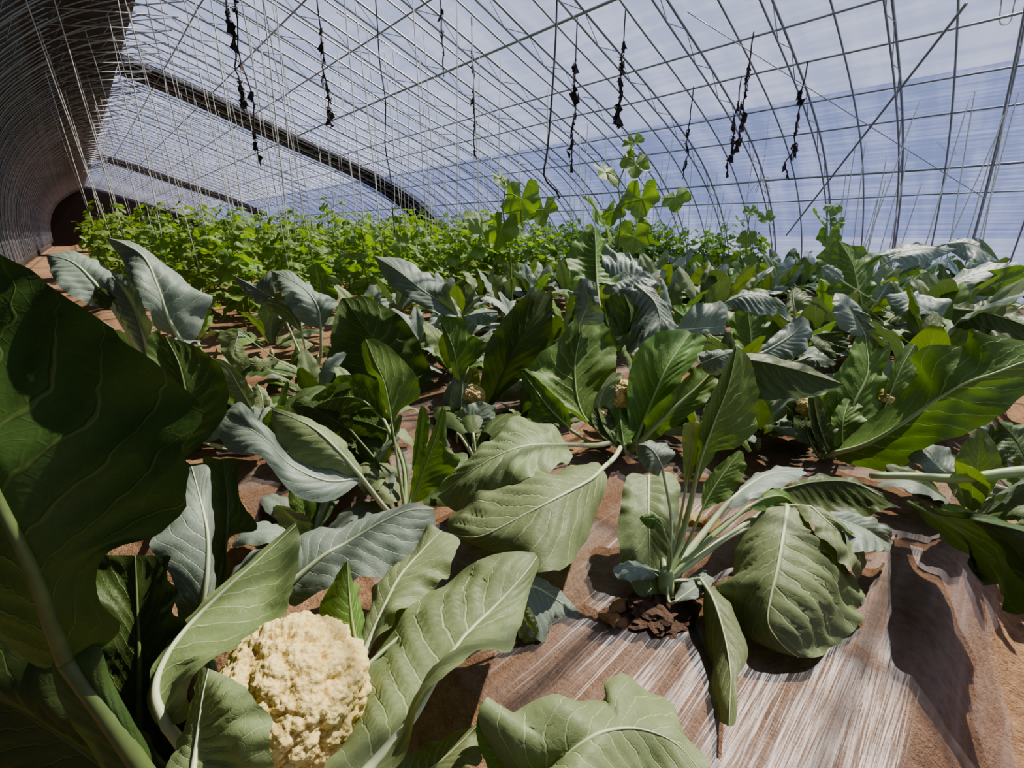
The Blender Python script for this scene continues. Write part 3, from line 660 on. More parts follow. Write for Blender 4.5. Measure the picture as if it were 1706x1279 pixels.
P8 += [
 ('A', 't', (1600,1100, 1500,985, 1380,880, 1210,805), (1608,1070, 1552,990, 1540,950, 1440,885, 1330,835, 1205,792), (1560,1110, 1480,1070, 1330,1038, 1235,940, 1200,860), 'd', (1.06,1.02,1.02,1.06), .05, -.02, dict(mat='leaf', ruf=.05, rib=.008, label='upper half of the torn pale leaf')),
 ('A', 't', (1590,1110, 1450,1120, 1290,1050, 1150,915, 990,830), (1590,1098, 1480,1068, 1310,1015, 1200,895, 1140,840, 1062,768), (1590,1130, 1500,1195, 1390,1215, 1265,1145, 1150,1010, 1000,982, 970,860), 'd', (1.06,1.0,.98,1.0,1.04), .04, -.03, dict(mat='leaf_blue', ruf=.05, pet=False, rib=.005, label='lower torn half of the pale leaf')),
 ('B', 'u', (355,1230, 320,1000, 290,800, 265,680, 225,590, 185,492), (262,740, 190,620, 165,520), (310,830, 420,770, 415,670, 330,560, 240,495), 'd', (1.22,1.18,1.15,1.15), 0, .04, dict(mat='leaf_green', rib=.008, label='thin upright leaf on a long stalk')),
 ('B', 't', (390,1220, 440,1080, 495,930, 532,798), (385,1180, 400,1060, 450,980, 520,800), (440,1200, 560,1090, 605,1030, 548,960, 540,810), 'd', (1.22,1.2,1.2), 0, 0, dict(mat='leaf_green', jag=.12, rib=.006)),
 ('B', 't', (400,1080, 425,940, 440,790), (390,1060, 400,940, 425,800), (430,1060, 470,880, 450,800), 'd', (1.26,1.26), 0, 0, dict(mat='leaf_green', rib=.004)),
 ('P', 'u', (640,700, 600,665, 550,665, 488,698), (642,650, 600,622, 560,632, 500,685), (630,680, 580,690, 540,708, 495,706), 'd', (1.35,1.4,1.45), .04, 0, dict(mat='leaf_green', rib=.007)),
 ('A', 't', (1560,900, 1450,830, 1370,790, 1290,790), (1560,830, 1430,760, 1330,750), (1560,960, 1450,900, 1330,830), 'd', (1.4,1.45), .05, 0, dict(mat='leaf_dark', rib=.006)),
 ('B', 'u', (280,900, 180,860, 80,850, -20,900), (290,830, 170,780, 60,790, -20,860), (260,960, 150,940, 40,960), 'd', (1.4,1.5), .05, 0, dict(mat='leaf_dark', rib=.006)),
]
P7 = hp(300, 745, 'cauliflower plant at the left with tall blue-grey leaves reaching towards the path', curds=[])
P7 += [
 ('A', 't', (800,490, 750,400, 700,260, 640,130, 540,65, 468,40), (690,440, 660,365, 600,300, 568,230, 545,150), (870,495, 905,400, 945,310, 850,255, 750,175, 620,80), 'd', (1.25,1.22,1.22,1.28), -.05, .07, dict(mat='leaf_blue', ruf=.05, label='tallest blue-grey leaf with a pale midrib')),
 ('A', 't', (490,330, 410,230, 320,150, 203,116), (560,240, 450,160, 330,107), (430,350, 330,305, 240,230, 215,150), 'd', (1.2,1.2,1.25), .05, -.04, dict(mat='leaf_blue', ruf=.08)),
 ('A', 't', (665,565, 615,400, 565,300, 500,215), (640,565, 560,440, 490,310, 470,230), (675,470, 660,380, 600,265, 540,205), 'd', (1.15,1.15,1.2), .02, -.04, dict(mat='leaf_blue', ruf=.06)),
 ('A', 't', (500,320, 440,290, 390,262), (480,360, 430,340, 395,280), (510,310, 460,265, 400,258), 'd', (1.17,1.2), 0, 0, dict(mat='leaf_dark', rib=.003)),
 ('A', 'u', (800,1020, 830,820, 800,620, 735,480), (760,800, 690,640, 650,540, 680,460), (850,1000, 975,870, 1005,740, 980,620, 870,525), 'd', (.98,.98,1.0), 0, 0, dict(mat='leaf_dark', ruf=.05)),
 ('A', 't', (1120,800, 1060,700, 1010,620, 940,575), (1060,800, 980,700, 950,600), (1130,760, 1090,670, 1000,590), 'd', (1.3,1.3), 0, 0, dict(mat='leaf', rib=.006)),
 ('A', 't', (1170,800, 1160,740, 1140,690), (1130,790, 1120,720), (1200,780, 1180,720), 'd', (1.3,1.35), 0, 0, dict(mat='leaf', rib=.004)),
]
P6 = hp(522, 640, 'cauliflower plant further back at the left with bare stalks and drooping leaf tops', curds=[])
P6 += [
 ('A', 't', (1425,450, 1410,350, 1340,260, 1205,188), (1330,410, 1260,310, 1210,230), (1490,350, 1498,330, 1420,290, 1300,200), 'd', (2.15,2.15,2.25), -.03, .06, dict(mat='leaf_blue', puff=.09)),
 ('A', 't', (1340,470, 1290,380, 1230,340, 1170,330), (1320,450, 1250,400, 1190,350), (1330,400, 1280,330, 1210,310), 'd', (2.15,2.2), 0, .05, dict(mat='leaf', st=True, rib=.006)),
 ('A', 't', (1230,320, 1180,290, 1110,250, 1030,205), (1190,340, 1130,330, 1080,280), (1225,280, 1200,190, 1170,260, 1090,240), 'd', (2.3,2.35), 0, .04, dict(mat='leaf_blue', st=True, rib=.007)),
 ('A', 'u', (1430,330, 1420,240, 1400,155), (1385,320, 1380,230), (1500,320, 1480,250, 1420,160), 'd', (2.5,2.5), 0, 0, dict(mat='leaf_green', rib=.005)),
 ('B', 'u', (260,760, 250,560, 150,400, 90,310), (60,760, 20,560, 50,400, 70,320), (460,700, 445,560, 350,400, 200,308), 'd', (2.05,2.08,2.15), 0, 0, dict(mat='leaf_dark', label='wide dark leaf in shade')),
 ('A', 't', (1560,640, 1530,600, 1480,590), (1570,655, 1520,650, 1475,610), (1570,610, 1530,578, 1490,580), 'd', (2.1,2.1), 0, 0.03, dict(mat='leaf_blue', pet=False, rib=.004)),
 ('A', 't', (1060,460, 1040,560, 1100,600), (980,470, 990,560, 1060,640), (1030,450, 1080,530, 1110,590), 'd', (1.8,1.75), 0, .02, dict(mat='leaf', rib=.003, st=True)),
 ('A', 't', (1110,600, 1160,605, 1238,590), (1115,632, 1170,635, 1215,620), (1110,575, 1170,572, 1225,580), 'd', (1.85,1.85), -.02, .05, dict(mat='leaf', rib=.003, st=True)),
]
P9 = hp(1790, 800, 'cauliflower plant at the right edge with a thick horizontal stalk and shaded leaves', curds=[])
P9 += [
 ('C', 't', (1640,1090, 1500,1075, 1420,1040), (1600,1060, 1500,1020, 1430,1020), (1600,1110, 1500,1120, 1430,1080), 'd', (1.15,1.18,1.2), .05, 0, dict(mat='leaf', rib=.006)),
 ('C', 't', (1500,1120, 1350,1080, 1290,1000, 1240,960), (1420,1090, 1400,1010, 1300,955), (1300,1110, 1230,1050, 1190,1020), 'd', (1.25,1.3,1.35), .03, 0, dict(mat='leaf_blue', rib=.006)),
 ('C', 't', (1600,1050, 1560,950, 1560,870), (1490,1030, 1480,940, 1520,875), (1640,1040, 1620,960, 1580,880), 'd', (1.35,1.36), 0, 0, dict(mat='leaf_blue', rib=.006)),
 ('C', 't', (1720,1040, 1660,930, 1590,855), (1600,1020, 1570,930), (1800,1000, 1740,900, 1640,860), 'd', (1.3,1.34), 0, .05, dict(mat='leaf_dark', rib=.006)),
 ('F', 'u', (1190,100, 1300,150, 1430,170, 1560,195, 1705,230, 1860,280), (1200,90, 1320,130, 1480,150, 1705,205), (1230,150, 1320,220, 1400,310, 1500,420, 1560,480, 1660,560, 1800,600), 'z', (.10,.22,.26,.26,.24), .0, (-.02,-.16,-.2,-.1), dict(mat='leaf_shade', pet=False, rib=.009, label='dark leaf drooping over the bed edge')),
]
PR = hp(1620, 560, 'cauliflower plant near the right edge with a folded dark purple-grey leaf on top', curds=[])
PR += [
 ('C', 'u', (1395,360, 1500,370, 1620,400, 1760,450), (1400,335, 1530,330, 1640,360, 1760,400), (1385,420, 1480,460, 1600,490, 1760,510), 'd', (1.95,1.9,1.85), .12, -.02, dict(mat='leaf_dark', pet=False)),
 ('C', 't', (1330,410, 1240,340, 1160,310, 1090,300), (1380,325, 1250,290, 1120,290), (1300,380, 1200,390, 1120,370), 'd', (2.2,2.2), .1, -.04, dict(mat='leaf_blue', rib=.007)),
 ('C', 't', (1480,460, 1400,500, 1330,480), (1440,440, 1380,450), (1460,500, 1400,520, 1340,510), 'd', (2.0,2.1), 0, .05, dict(mat='leaf_blue', rib=.006)),
]
PQ = hp(1500, 505, 'tall cauliflower plant in the right background with an upright two-lobed leaf', curds=[])
PQ += [
 ('C', 'u', (985,340, 965,250, 940,150, 885,58), (880,340, 820,250, 785,140, 860,60), (1020,320, 1050,220, 1062,110, 960,80), 'd', (2.6,2.6,2.65), 0, .05, dict(mat='leaf_green')),
 ('C', 't', (1100,130, 1200,100, 1300,90, 1410,92), (1060,110, 1180,75, 1300,80), (1110,150, 1230,165, 1330,130), 'd', (3.2,3.2), .15, -.08, dict(mat='leaf_blue', pet=False)),
 ('C', 't', (1360,70, 1450,65, 1530,100, 1600,150), (1340,80, 1440,40, 1530,60), (1400,120, 1480,150, 1560,150), 'd', (3.3,3.2), .15, -.08, dict(mat='leaf_blue')),
 ('C', 't', (1300,290, 1400,240, 1500,200, 1680,155), (1300,280, 1400,210, 1520,160, 1660,150), (1340,300, 1450,270, 1540,230, 1660,170), 'd', (2.6,2.6), .1, -.05, dict(mat='leaf_blue')),
 ('C', 'u', (1480,290, 1580,250, 1705,200), (1520,200, 1600,180, 1700,165), (1500,300, 1620,300, 1720,260), 'd', (2.6,2.5), 0, 0, dict(mat='leaf_green')),
 ('C', 't', (1050,330, 1080,280, 1110,232), (1040,310, 1060,260), (1130,290, 1150,240), 'd', (2.6,2.6), 0, .03, dict(mat='leaf_blue')),
 ('C', 't', (905,240, 860,200, 805,170), (860,235, 810,210), (900,200, 850,165), 'd', (2.5,2.5), 0, .06, dict(mat='leaf_blue', rib=.006)),
]
PS = hp(1250, 590, 'cauliflower plant right of centre with a crumpled drooping pale leaf top', curds=[])
PS += [
 ('C', 't', (385,325, 470,295, 560,305, 655,348), (390,318, 475,280, 570,298), (430,370, 520,395, 590,380), 'd', (2.2,2.2), .1, -.06, dict(mat='leaf_blue', puff=.13, rib=.007)),
 ('C', 'u', (500,560, 490,470, 480,370), (430,520, 390,430, 430,370), (560,530, 610,450, 560,385), 'd', (2.1,2.15), 0, 0, dict(mat='leaf_green')),
 ('C', 't', (530,560, 620,510, 690,460, 735,400), (560,510, 650,430, 710,390), (600,590, 700,570, 765,500, 755,420), 'd', (1.85,1.9), .05, 0, dict(mat='leaf_blue')),
 ('C', 't', (690,380, 680,310, 690,260), (655,370, 655,300), (760,330, 740,290), 'd', (2.1,2.15), 0, 0, dict(mat='leaf')),
 ('C', 'u', (150,360, 220,400, 330,380), (160,340, 240,350), (170,430, 270,440, 360,420), 'd', (2.0,2.1), .05, 0, dict(mat='leaf_green')),
 ('C', 't', (160,455, 260,445, 380,435), (230,345, 330,335, 390,350), (200,462, 280,470, 370,470), 'd', (1.9,1.95), .06, 0, dict(mat='leaf_blue')),
 ('C', 'u', (850,590, 760,500, 790,470, 900,460), (870,560, 800,470), (880,580, 920,520), 'd', (1.85,1.95), 0, 0, dict(mat='leaf_dark', rib=.005)),
 ('C', 't', (700,590, 770,570, 870,600), (710,575, 780,550, 850,580), (740,610, 800,615, 860,610), 'd', (1.7,1.7), .03, -.02, dict(mat='leaf_blue', rib=.005)),
]
hero_xy = []
for a, kw, leaves in HERO:
    root, crown = plant(*a)
    hero_xy.append((root.location.x, root.location.y))
    for lf in leaves:
        t, sd, m_, l_, r_, mode, dep, oL, oR, op = lf
        op = dict(op); op.pop('fold', None)
        hero_leaf(root, crown, t, sd, m_, l_, r_, mode, dep, oL, oR, **op)
    for q, (px, py, d, rad, res, sq) in enumerate(kw.get('curds', [])):
        c = W(px, py, d); v = np.array([0, 0, 1.0]) * .8 - FW * .6
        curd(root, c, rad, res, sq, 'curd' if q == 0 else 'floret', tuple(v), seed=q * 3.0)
    # low filler leaves around the crown
    for q in range(0 if a[0] in (430, 860, 1105, 1790) else (6 if a[1] < 800 else 4)):
        az = math.atan2(fh[1], fh[0]) + rnd.uniform(-1.9, 1.9)
        V, Fc, uv, mm, pp = wild_leaf(az, rnd.uniform(.26, .36), rnd.uniform(.12, .17), R(rnd.uniform(15, 35)), R(rnd.uniform(-25, -5)), rnd.random() * 90)
        V = np.asarray(V); 
        if (V + np.array(root.location))[:, 2].min() < .0: V[:, 2] += .02 - (V + np.array(root.location))[:, 2].min()
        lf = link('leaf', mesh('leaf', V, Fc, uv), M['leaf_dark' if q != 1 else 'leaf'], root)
        link('midrib', MB().tube(np.vstack([pp, mm[::3]]), np.linspace(.007, .0015, len(pp) + len(mm[::3])), 6).mesh('midrib'), M['rib'], lf)

# thick horizontal stalk of the right edge plant
rt = [o for o in C.objects if o.get('label', '').startswith('cauliflower plant at the right edge')][0]
pth = np.array([W(*p) for p in ((1450, 792, 1.16), (1520, 793, 1.14), (1600, 797, 1.12), (1706, 785, 1.1), (1790, 790, 1.12))])
link('stalk', MB().tube(resample(pth, 20) - np.array(rt.location), np.linspace(.008, .017, 20), 10).mesh('stalk'), M['rib'], rt)

# ---- background cauliflower plants
protos = []
MATS = ['leaf_blue', 'leaf', 'leaf_green', 'leaf_blue', 'leaf_dark']
def make_proto(i):
    root = bpy.data.objects.new('cauliflower_plant', None); C.objects.link(root); root.location = (0, 0, 0)
    st = MB().tube([(0, 0, -.02), (0, 0, .05), (0, 0, .09)], [.022, .02, .012], 7); link('stem', st.mesh('stem'), M['rib'], root)
    for q in range(11):
        az = q * 2.4 + rnd.uniform(-.3, .3); inner = q > 6
        e0 = R(rnd.uniform(66, 82) if inner else rnd.uniform(38, 62)); e1 = R(rnd.uniform(5, 55) if inner else rnd.uniform(-75, -5))
        V, Fc, uv, mm, pp = wild_leaf(az, rnd.uniform(.42, .56), rnd.uniform(.17, .24), e0, e1, i * 20 + q, fold=rnd.uniform(-.15, .45), twist=rnd.uniform(-.6, .6), ruf=.12, puff=.08)
        lf = link('leaf', mesh('leaf', V, Fc, uv), M[rnd.choice(MATS)], root)
        link('midrib', MB().tube(np.vstack([pp, mm[::3]]), np.linspace(.010, .002, len(pp) + len(mm[::3])), 5).mesh('midrib'), M['rib'], lf)
    return root
protos = [make_proto(i) for i in range(5)]
used = set()
spots = []
for c, x0 in ((-1.0, 2.6), (.40, 2.35), (1.80, 1.75), (3.2, 2.2)):
    for row, off in ((-.24, 0), (.24, .25)):
        x = x0 + off
        while x < 7.6:
            spots.append((x + rnd.uniform(-.06, .06), c + row + rnd.uniform(-.05, .05))); x += .44
cnt = 0
for x, y, sc in ((.62,1.45,.62),(1.25,1.75,.7),(.35,1.6,.6),(1.45,1.35,.62),(1.75,.95,.62),(2.05,.75,.7),(.25,2.1,.7),(1.3,2.15,.7),(.75,3.0,.7),(1.35,2.95,.8),(1.1,3.45,.7),(.45,3.5,.7),(1.9,3.45,.8),(.1,2.9,.7),(1.55,2.55,.7),(2.15,.2,.65),(1.5,.62,.5),(1.65,.45,.5),(.55,1.25,.5),(1.5,2.05,.7),(1.0,2.4,.6),(.6,1.85,.55),(.3,1.15,.5),(1.25,1.2,.5),(1.7,2.3,.75),(2.0,2.75,.8),(.75,2.6,.55),(1.55,-.1,.5),(2.0,-.25,.6)):
    spots.append((x, y, sc))
for spot in spots:
    x, y = spot[:2]
    if len(spot) == 2 and min((x - a) ** 2 + (y - b) ** 2 for a, b in hero_xy) < .30 ** 2: continue
    if y < -.5 and x < 2.6: continue
    if y > 3.3 and x > 5.2: continue
    i = rnd.randrange(5); pr = protos[i]
    if i in used: o = copy_tree(pr)
    else: o = pr; used.add(i)
    o.location = (x, y, ground_z(x, y)); o.rotation_euler = (0, 0, rnd.uniform(0, 6.28)); s = (rnd.uniform(.85, 1.12) if x > 2.8 else rnd.uniform(.72, .85)) if len(spot) == 2 else spot[2]; o.scale = (s, s, s)
    tag(o, *(('leafy blue-green cauliflower plant among the dense rows at the right back', 'cauliflower plant', 'background cauliflower plants') if len(spot) == 2 else ('low leafy cauliflower plant half hidden between the larger plants', 'cauliflower plant', 'low cauliflower plants'))); cnt += 1
for i, pr in enumerate(protos):
    if i not in used:
        for ch in list(pr.children_recursive): bpy.data.objects.remove(ch)
        bpy.data.objects.remove(pr)

# ------------------------------------------------------------------ cucumber plants
def cuc_leaf(size, seed):
    """five-pointed leaf with a notch at the stalk, cupped; stalk end at origin, blade along +x"""
    r_ = random.Random(seed); n = 40; ring = []
    for i in range(n + 1):
        a = -math.pi * .93 + 2 * math.pi * .93 * i / n
        lob = .80 + .20 * abs(math.cos(a * 2.5)) ** 1.6 + .03 * math.sin(a * 23)
        rr = size * .5 * lob * (1.1 if abs(a) < .5 else 1)
        ring.append((a, rr))
    V = [(0, 0, 0)]; uv = [(.5, 0.3)]; Fc = []; K = 4
    cup = r_.uniform(-.25, .5)
    for k in range(1, K + 1):
        for a, rr in ring:
            t = k / K; x = rr * t * math.cos(a); y = rr * t * math.sin(a)
            z = -cup * size * .5 * t * t * (1 + .5 * math.cos(2 * a + seed)) + .05 * size * math.sin(a * 5 + seed) * t * t
            V.append((x + 0 * size, y, z)); uv.append((.5 + .5 * t * math.sin(a), .3 + .7 * t * math.cos(a) if a and abs(a) < 1.6 else .3 + .3 * t * math.cos(a)))
    m = n + 1
    for i in range(n): Fc.append((0, 1 + i, 2 + i))
    for k in range(K - 1):
        for i in range(n): Fc.append((1 + k * m + i, 1 + (k + 1) * m + i, 2 + (k + 1) * m + i, 2 + k * m + i))
    return np.array(V), Fc, uv
def rotm(az, pitch, roll=0.0):
    return np.array(Matrix.Rotation(az, 3, 'Z') @ Matrix.Rotation(pitch, 3, 'Y') @ Matrix.Rotation(roll, 3, 'X'))
def cuc_proto(i, h, parts, nleaf):
    r_ = random.Random(100 + i)
    root = bpy.data.objects.new('cucumber_plant', None); C.objects.link(root)
    path = [np.array([.03 * nz(t * 5, i), .03 * nz(t * 5, i + 9), t * h]) for t in np.linspace(-.02, 1, 14)]
    link('stem', MB().tube(path, np.linspace(.007, .003, 14), 5).mesh('stem'), M['cstem'], root)
    fol = MB()
    for q in range(nleaf):
        t = .06 + .94 * (q + r_.random() * .6) / nleaf; z = t * h; az = q * 2.4 + r_.uniform(-.5, .5)
        base = np.array([0, 0, z]); pl = r_.uniform(.06, .19) * (1.25 - .5 * t); d = np.array([math.cos(az), math.sin(az), .55])
        tip = base + d * pl
        size = r_.uniform(.13, .20) * (1.15 - .6 * t ** 3)
        V, Fc, uv = cuc_leaf(size, i * 50 + q)
        V = V @ rotm(az, r_.uniform(.0, .95), r_.uniform(-.4, .4)).T + tip
        pt = MB().tube([base, base + d * pl * .6, tip], .0028, 4)
        if parts:
            lf = link('leaf', mesh('leaf', V, Fc, uv), M['cuc'], root)
            link('leaf_stalk', pt.mesh('leaf_stalk'), M['cstem'], lf)
        else:
            fol.add(V, Fc, uv); fol.add(pt.v, pt.f)
    if not parts: link('foliage', fol.mesh('foliage'), M['cuc'], root)
    return root
near = [cuc_proto(i, h, True, 22) for i, h in enumerate((.80, .92, .76, .86))]
far = [cuc_proto(10 + i, h, False, 22) for i, h in enumerate((.9, 1.0, .84, .95, 1.05))]
fn, ff = set(), set()
rows = [4.3, 4.75, 5.25, 5.8, 6.4, 7.1, 7.9, 8.8, 9.9, 11.2, 13.0, 15.5, 18.5, 23.0]
string_spots = []
cpos = [(x + rnd.uniform(-.08, .08), y + rnd.uniform(-.15, .15)) for k, y in enumerate(rows) for x in np.arange((.85 if y < 6 else .30) + .17 * (k % 2), 7.5, .38)]
for k, y in enumerate((2.5, 3.1, 3.7, 4.2)):
    cpos += [(x + rnd.uniform(-.08, .08), y + rnd.uniform(-.1, .1)) for x in np.arange(6.9 - .55 * k, 7.7, .33)]
for x, y in cpos:
    isn = y < 6.0
    L_, S_ = (near, fn) if isn else (far, ff)
    i = rnd.randrange(len(L_))
    if i in S_: o = copy_tree(L_[i])
    else: o = L_[i]; S_.add(i)
    o.location = (x, y, ground_z(x, y) + .0); o.rotation_euler = (0, 0, rnd.uniform(0, 6.28)); s = rnd.uniform(.85, 1.12); o.scale = (s, s, s)
    if isn: tag(o, 'bright green cucumber plant in the front rows behind the cauliflowers', 'cucumber plant', 'front cucumber plants')
    else: tag(o, 'bright green cucumber plant in the far rows towards the end wall', 'cucumber plant', 'far cucumber plants')
    string_spots.append((x, y))

# the tall cucumber plants that stand out of the rows, leaf by leaf
def tall_cuc(label, base, stem, leaves, d, extra=()):
    g = np.array(base, float); root = empty('cucumber_plant', g, label, 'cucumber plant')
    pth = resample(np.vstack([[g], [W(x, y, d) for x, y in stem]]), 24)
    link('stem', MB().tube(pth - g, np.linspace(.010, .004, 24), 6).mesh('stem'), M['cstem'], root)
    for q, (x, y, sz, az, pi, ro) in enumerate(leaves):
        c = W(x, y, d); V, Fc, uv = cuc_leaf(sz / F * d * 1.15, q + int(x))
        V = V @ rotm(-2.3 + .4 * az, pi, ro).T + c - g
        lf = link('leaf', mesh('leaf', V, Fc, uv), M['cuc'], root)
        near_ = pth[np.argmin(np.linalg.norm(pth - c, axis=1))]
        link('leaf_stalk', MB().tube([near_ - g, (near_ + c) / 2 - g + np.array([0, 0, .02]), c - g], .0035, 4).mesh('leaf_stalk'), M['cstem'], lf)
q0 = W(1030, 420, 3.6); q0[2] = 0
tall_cuc('tallest cucumber plant rising above the rows near a hanging cable', q0, [(1030, 420), (1033, 385), (1034, 340), (1030, 310), (1040, 280), (1055, 238)],
   [(1055, 238, 34, -.8, .7, .2), (1010, 287, 46, 2.6, .8, .3), (1058, 272, 46, -.8, 1.0, -.3), (1068, 330, 58, -.7, 1.2, .2), (1000, 360, 78, 2.4, 1.0, -.2), (1125, 328, 44, -.6, .8, .4), (1022, 352, 40, -2.0, 1.1, 0), (1055, 395, 56, -.9, 1.1, 0)], 3.6)
q0 = W(855, 440, 3.7); q0[2] = 0
tall_cuc('tall cucumber plant with a broad top leaf left of the cable', q0, [(850, 430), (845, 390), (838, 350), (842, 310), (836, 292)],
   [(868, 332, 66, -.9, 1.2, .1), (835, 298, 30, 2.3, .9, .2), (800, 372, 54, 2.5, 1.0, 0), (835, 382, 60, -1.6, 1.2, 0), (905, 350, 50, -.5, .9, .3)], 3.7)
q0 = W(1240, 430, 4.6); q0[2] = 0
tall_cuc('thin cucumber plant with small leaves against the blue film', q0, [(1242, 430), (1245, 390), (1250, 350)],
   [(1250, 352, 22, -.8, .8, 0), (1232, 368, 24, 2.4, .8, 0), (1275, 362, 26, -.5, .8, .2), (1245, 395, 30, -1.3, 1, 0)], 4.6)
q0 = W(1372, 430, 4.4); q0[2] = 0
tall_cuc('thin cucumber plant with small leaves furthest right against the blue film', q0, [(1375, 430), (1376, 390), (1380, 345)],
   [(1388, 345, 26, -.8, .8, 0), (1362, 362, 34, 2.4, .9, 0), (1396, 370, 22, -.5, .8, .2), (1380, 395, 34, -1.3, 1, 0)], 4.4)
# a few yellow cucumber flowers
for x, y, d in ((1098, 461, 3.2), (748, 512, 3.0), (790, 476, 3.4), (1222, 418, 4.2), (880, 458, 4.0)):
    c = W(x, y, d); fl = MB(); r_ = .014
    for k in range(5):
        a = k * 2 * math.pi / 5; e = np.array([math.cos(a), math.sin(a), .35]); s_ = np.array([-math.sin(a), math.cos(a), 0])
        fl.add([(0, 0, 0), e * r_ + s_ * r_ * .45, e * r_ * 1.7, e * r_ - s_ * r_ * .45], [(0, 1, 2, 3)])
    fl.tube([(0, 0, 0), (0, 0, -.03)], .003, 5)
    tag(link('cucumber_flower', fl.mesh('cucumber_flower', False), M['flower'], None, c), 'small yellow cucumber flower among green leaves', 'flower', 'cucumber flowers')

# ------------------------------------------------------------------ strings, dried vines, cable
SX = np.concatenate([SP[:, 0]]); SZ = SP[:, 2]
def roof_z(x):
    if x < 1.3: return float(np.interp(x, NPf[20:, 0], NPf[20:, 2]))
    return float(np.interp(x, SX, SZ))
sm = []
for i in range(4):
    sm.append(MB().tube([(.012 * nz(t * 4, i * 3), .012 * nz(t * 4, i * 3 + 7), t) for t in np.linspace(0, 1, 10)], .005, 4).mesh('trellis_string'))
for k, (x, y) in enumerate(string_spots):
    if y > 14 and rnd.random() < .6 or rnd.random() < .22 or (x > 4.2 and rnd.random() < .45): continue
    zt = min(roof_z(x) - .17, 3.3); z0 = rnd.uniform(.05, .5)
    o = link('trellis_string', rnd.choice(sm), M['string'], None, (x + .02, y, z0))
    f = rnd.uniform(.0, .05); tl = rnd.uniform(-.09, .09); h = zt - z0
    o.scale = (1, 1, h); o.rotation_euler = (rnd.uniform(-.06, .06), tl * .6, rnd.uniform(0, 6))
    tag(o, 'thin white trellis string hanging from the roof to a cucumber plant', 'string', 'trellis strings')
def vine(label, x, yt, yb, d, seed, leafy=8, r=.006, group=None):
    r_ = random.Random(seed); v = ray(x, 80); v /= math.hypot(v[0], v[1]); a = CAM + v * d
    def zat(py): q = ray(x, py); return H + q[2] * d / math.hypot(q[0], q[1])
    t0 = min(roof_z(a[0]) - .05, zat(min(yt, -20)) if yt <= 0 else 9); zb = min(zat(yb), t0 - .3)
    n = 22; P = [np.array([a[0] + .07 * nz(t * 6, seed) * t, a[1] + .07 * nz(t * 6, seed + 4) * t, t0 * (1 - t) + zb * t]) for t in np.linspace(0, 1, n)]
    root = empty('dried_vine', P[0], label, 'dried vine', group); o = P[0]
    link('stem', MB().tube(np.array(P) - o, r, 5).mesh('stem'), M['dryv'], root)
    for q in range(int(leafy * 1.6)):
        mb = MB()
        t = r_.uniform(.25, 1); p = P[min(n - 1, int(t * n))] - o; s = r_.uniform(.016, .045)
        V = [p + np.array([r_.gauss(0, s * .5), r_.gauss(0, s * .5), -s * k * .5 + r_.gauss(0, s * .3)]) for k in range(6)]
        mb.add([p] + V, [(0, 1, 2), (0, 2, 3), (0, 3, 4), (1, 4, 5), (0, 5, 6), (2, 5, 6)])
        link('dry_leaf', mb.mesh('dry_leaf', False), M['dryv'], root)
    return root
for q, (x, yt, yb, d, lf, lab) in enumerate((
    (390, -30, 160, 4.6, 14, 'dark dried vine hanging high at the left, shorter one near the quilt strip'), (402, 30, 275, 5.2, 12, 'dark dried vine hanging in front of the quilt strip'),
    (537, 0, 205, 5.0, 14, 'dark dried vine hanging alone left of centre, over the cucumber rows'), (737, -20, 120, 5.0, 4, 'thin dark dried vine hanging at the top centre'),
    (787, 0, 250, 5.6, 6, 'thin dark dried vine just left of the hanging cable'), (960, 60, 275, 5.2, 22, 'bushy dried vine just right of the hanging cable'),
    (1038, -30, 195, 5.0, 26, 'dried vine above the tallest cucumber plant'), (1252, -10, 235, 5.2, 16, 'forked dried vine right of centre under the roof'),
    (1350, 190, 285, 5.6, 14, 'short dried vine clump on the right roof arches'), (1242, 235, 285, 5.8, 12, 'small dried clump hanging against the blue film'), (1163, 220, 290, 6.0, 7, 'faint dried vine left of the forked one'),
    (632, 130, 420, 5.5, 2, 'long thin dried stem hanging down into the rows'))):
    vine(lab, x, yt, yb, d, q * 7 + 1, lf)
pth = np.array([W(x, y, 3.3) for x, y in ((932, -120), (928, 0), (925, 80), (918, 180), (912, 250), (906, 288), (914, 306), (927, 318), (932, 330))])
tag(link('hanging_cable', MB().tube(resample(pth, 40), .0075, 7).mesh('hanging_cable'), M['wire']), 'black cable hanging from the roof and curling at its lower end', 'cable')
pth = np.array([W(x, y, 5.0) for x, y in ((1672, -30), (1667, 15), (1665, 35), (1672, 42), (1684, 34), (1690, 5), (1700, -25))])
tag(link('hanging_cable', MB().tube(resample(pth, 30), .007, 6).mesh('hanging_cable'), M['wire']), 'short dark cable loop at the upper right corner', 'cable')
# a bunch of white strings tied to a purlin at right
c = roofhit(1268, 300, .10); root = empty('string_bundle', c, 'bundle of white strings knotted to a purlin against the blue film', 'string bundle')
kb = MB(); r_ = random.Random(4)
for q in range(14):
    e = np.array([r_.gauss(0, .12), r_.gauss(0, .12), r_.uniform(-.25, .06)]); kb.tube([(0, 0, 0), e * .5 + np.array([0, 0, .03]), e], .0035, 4)
link('knot', kb.mesh('knot'), M['string'], root)
hb = MB().tube([(0, 0, 0), (.02, .02, .5), (-.01, .05, 1.0)], .004, 4); link('cord', hb.mesh('cord'), M['string'], root)
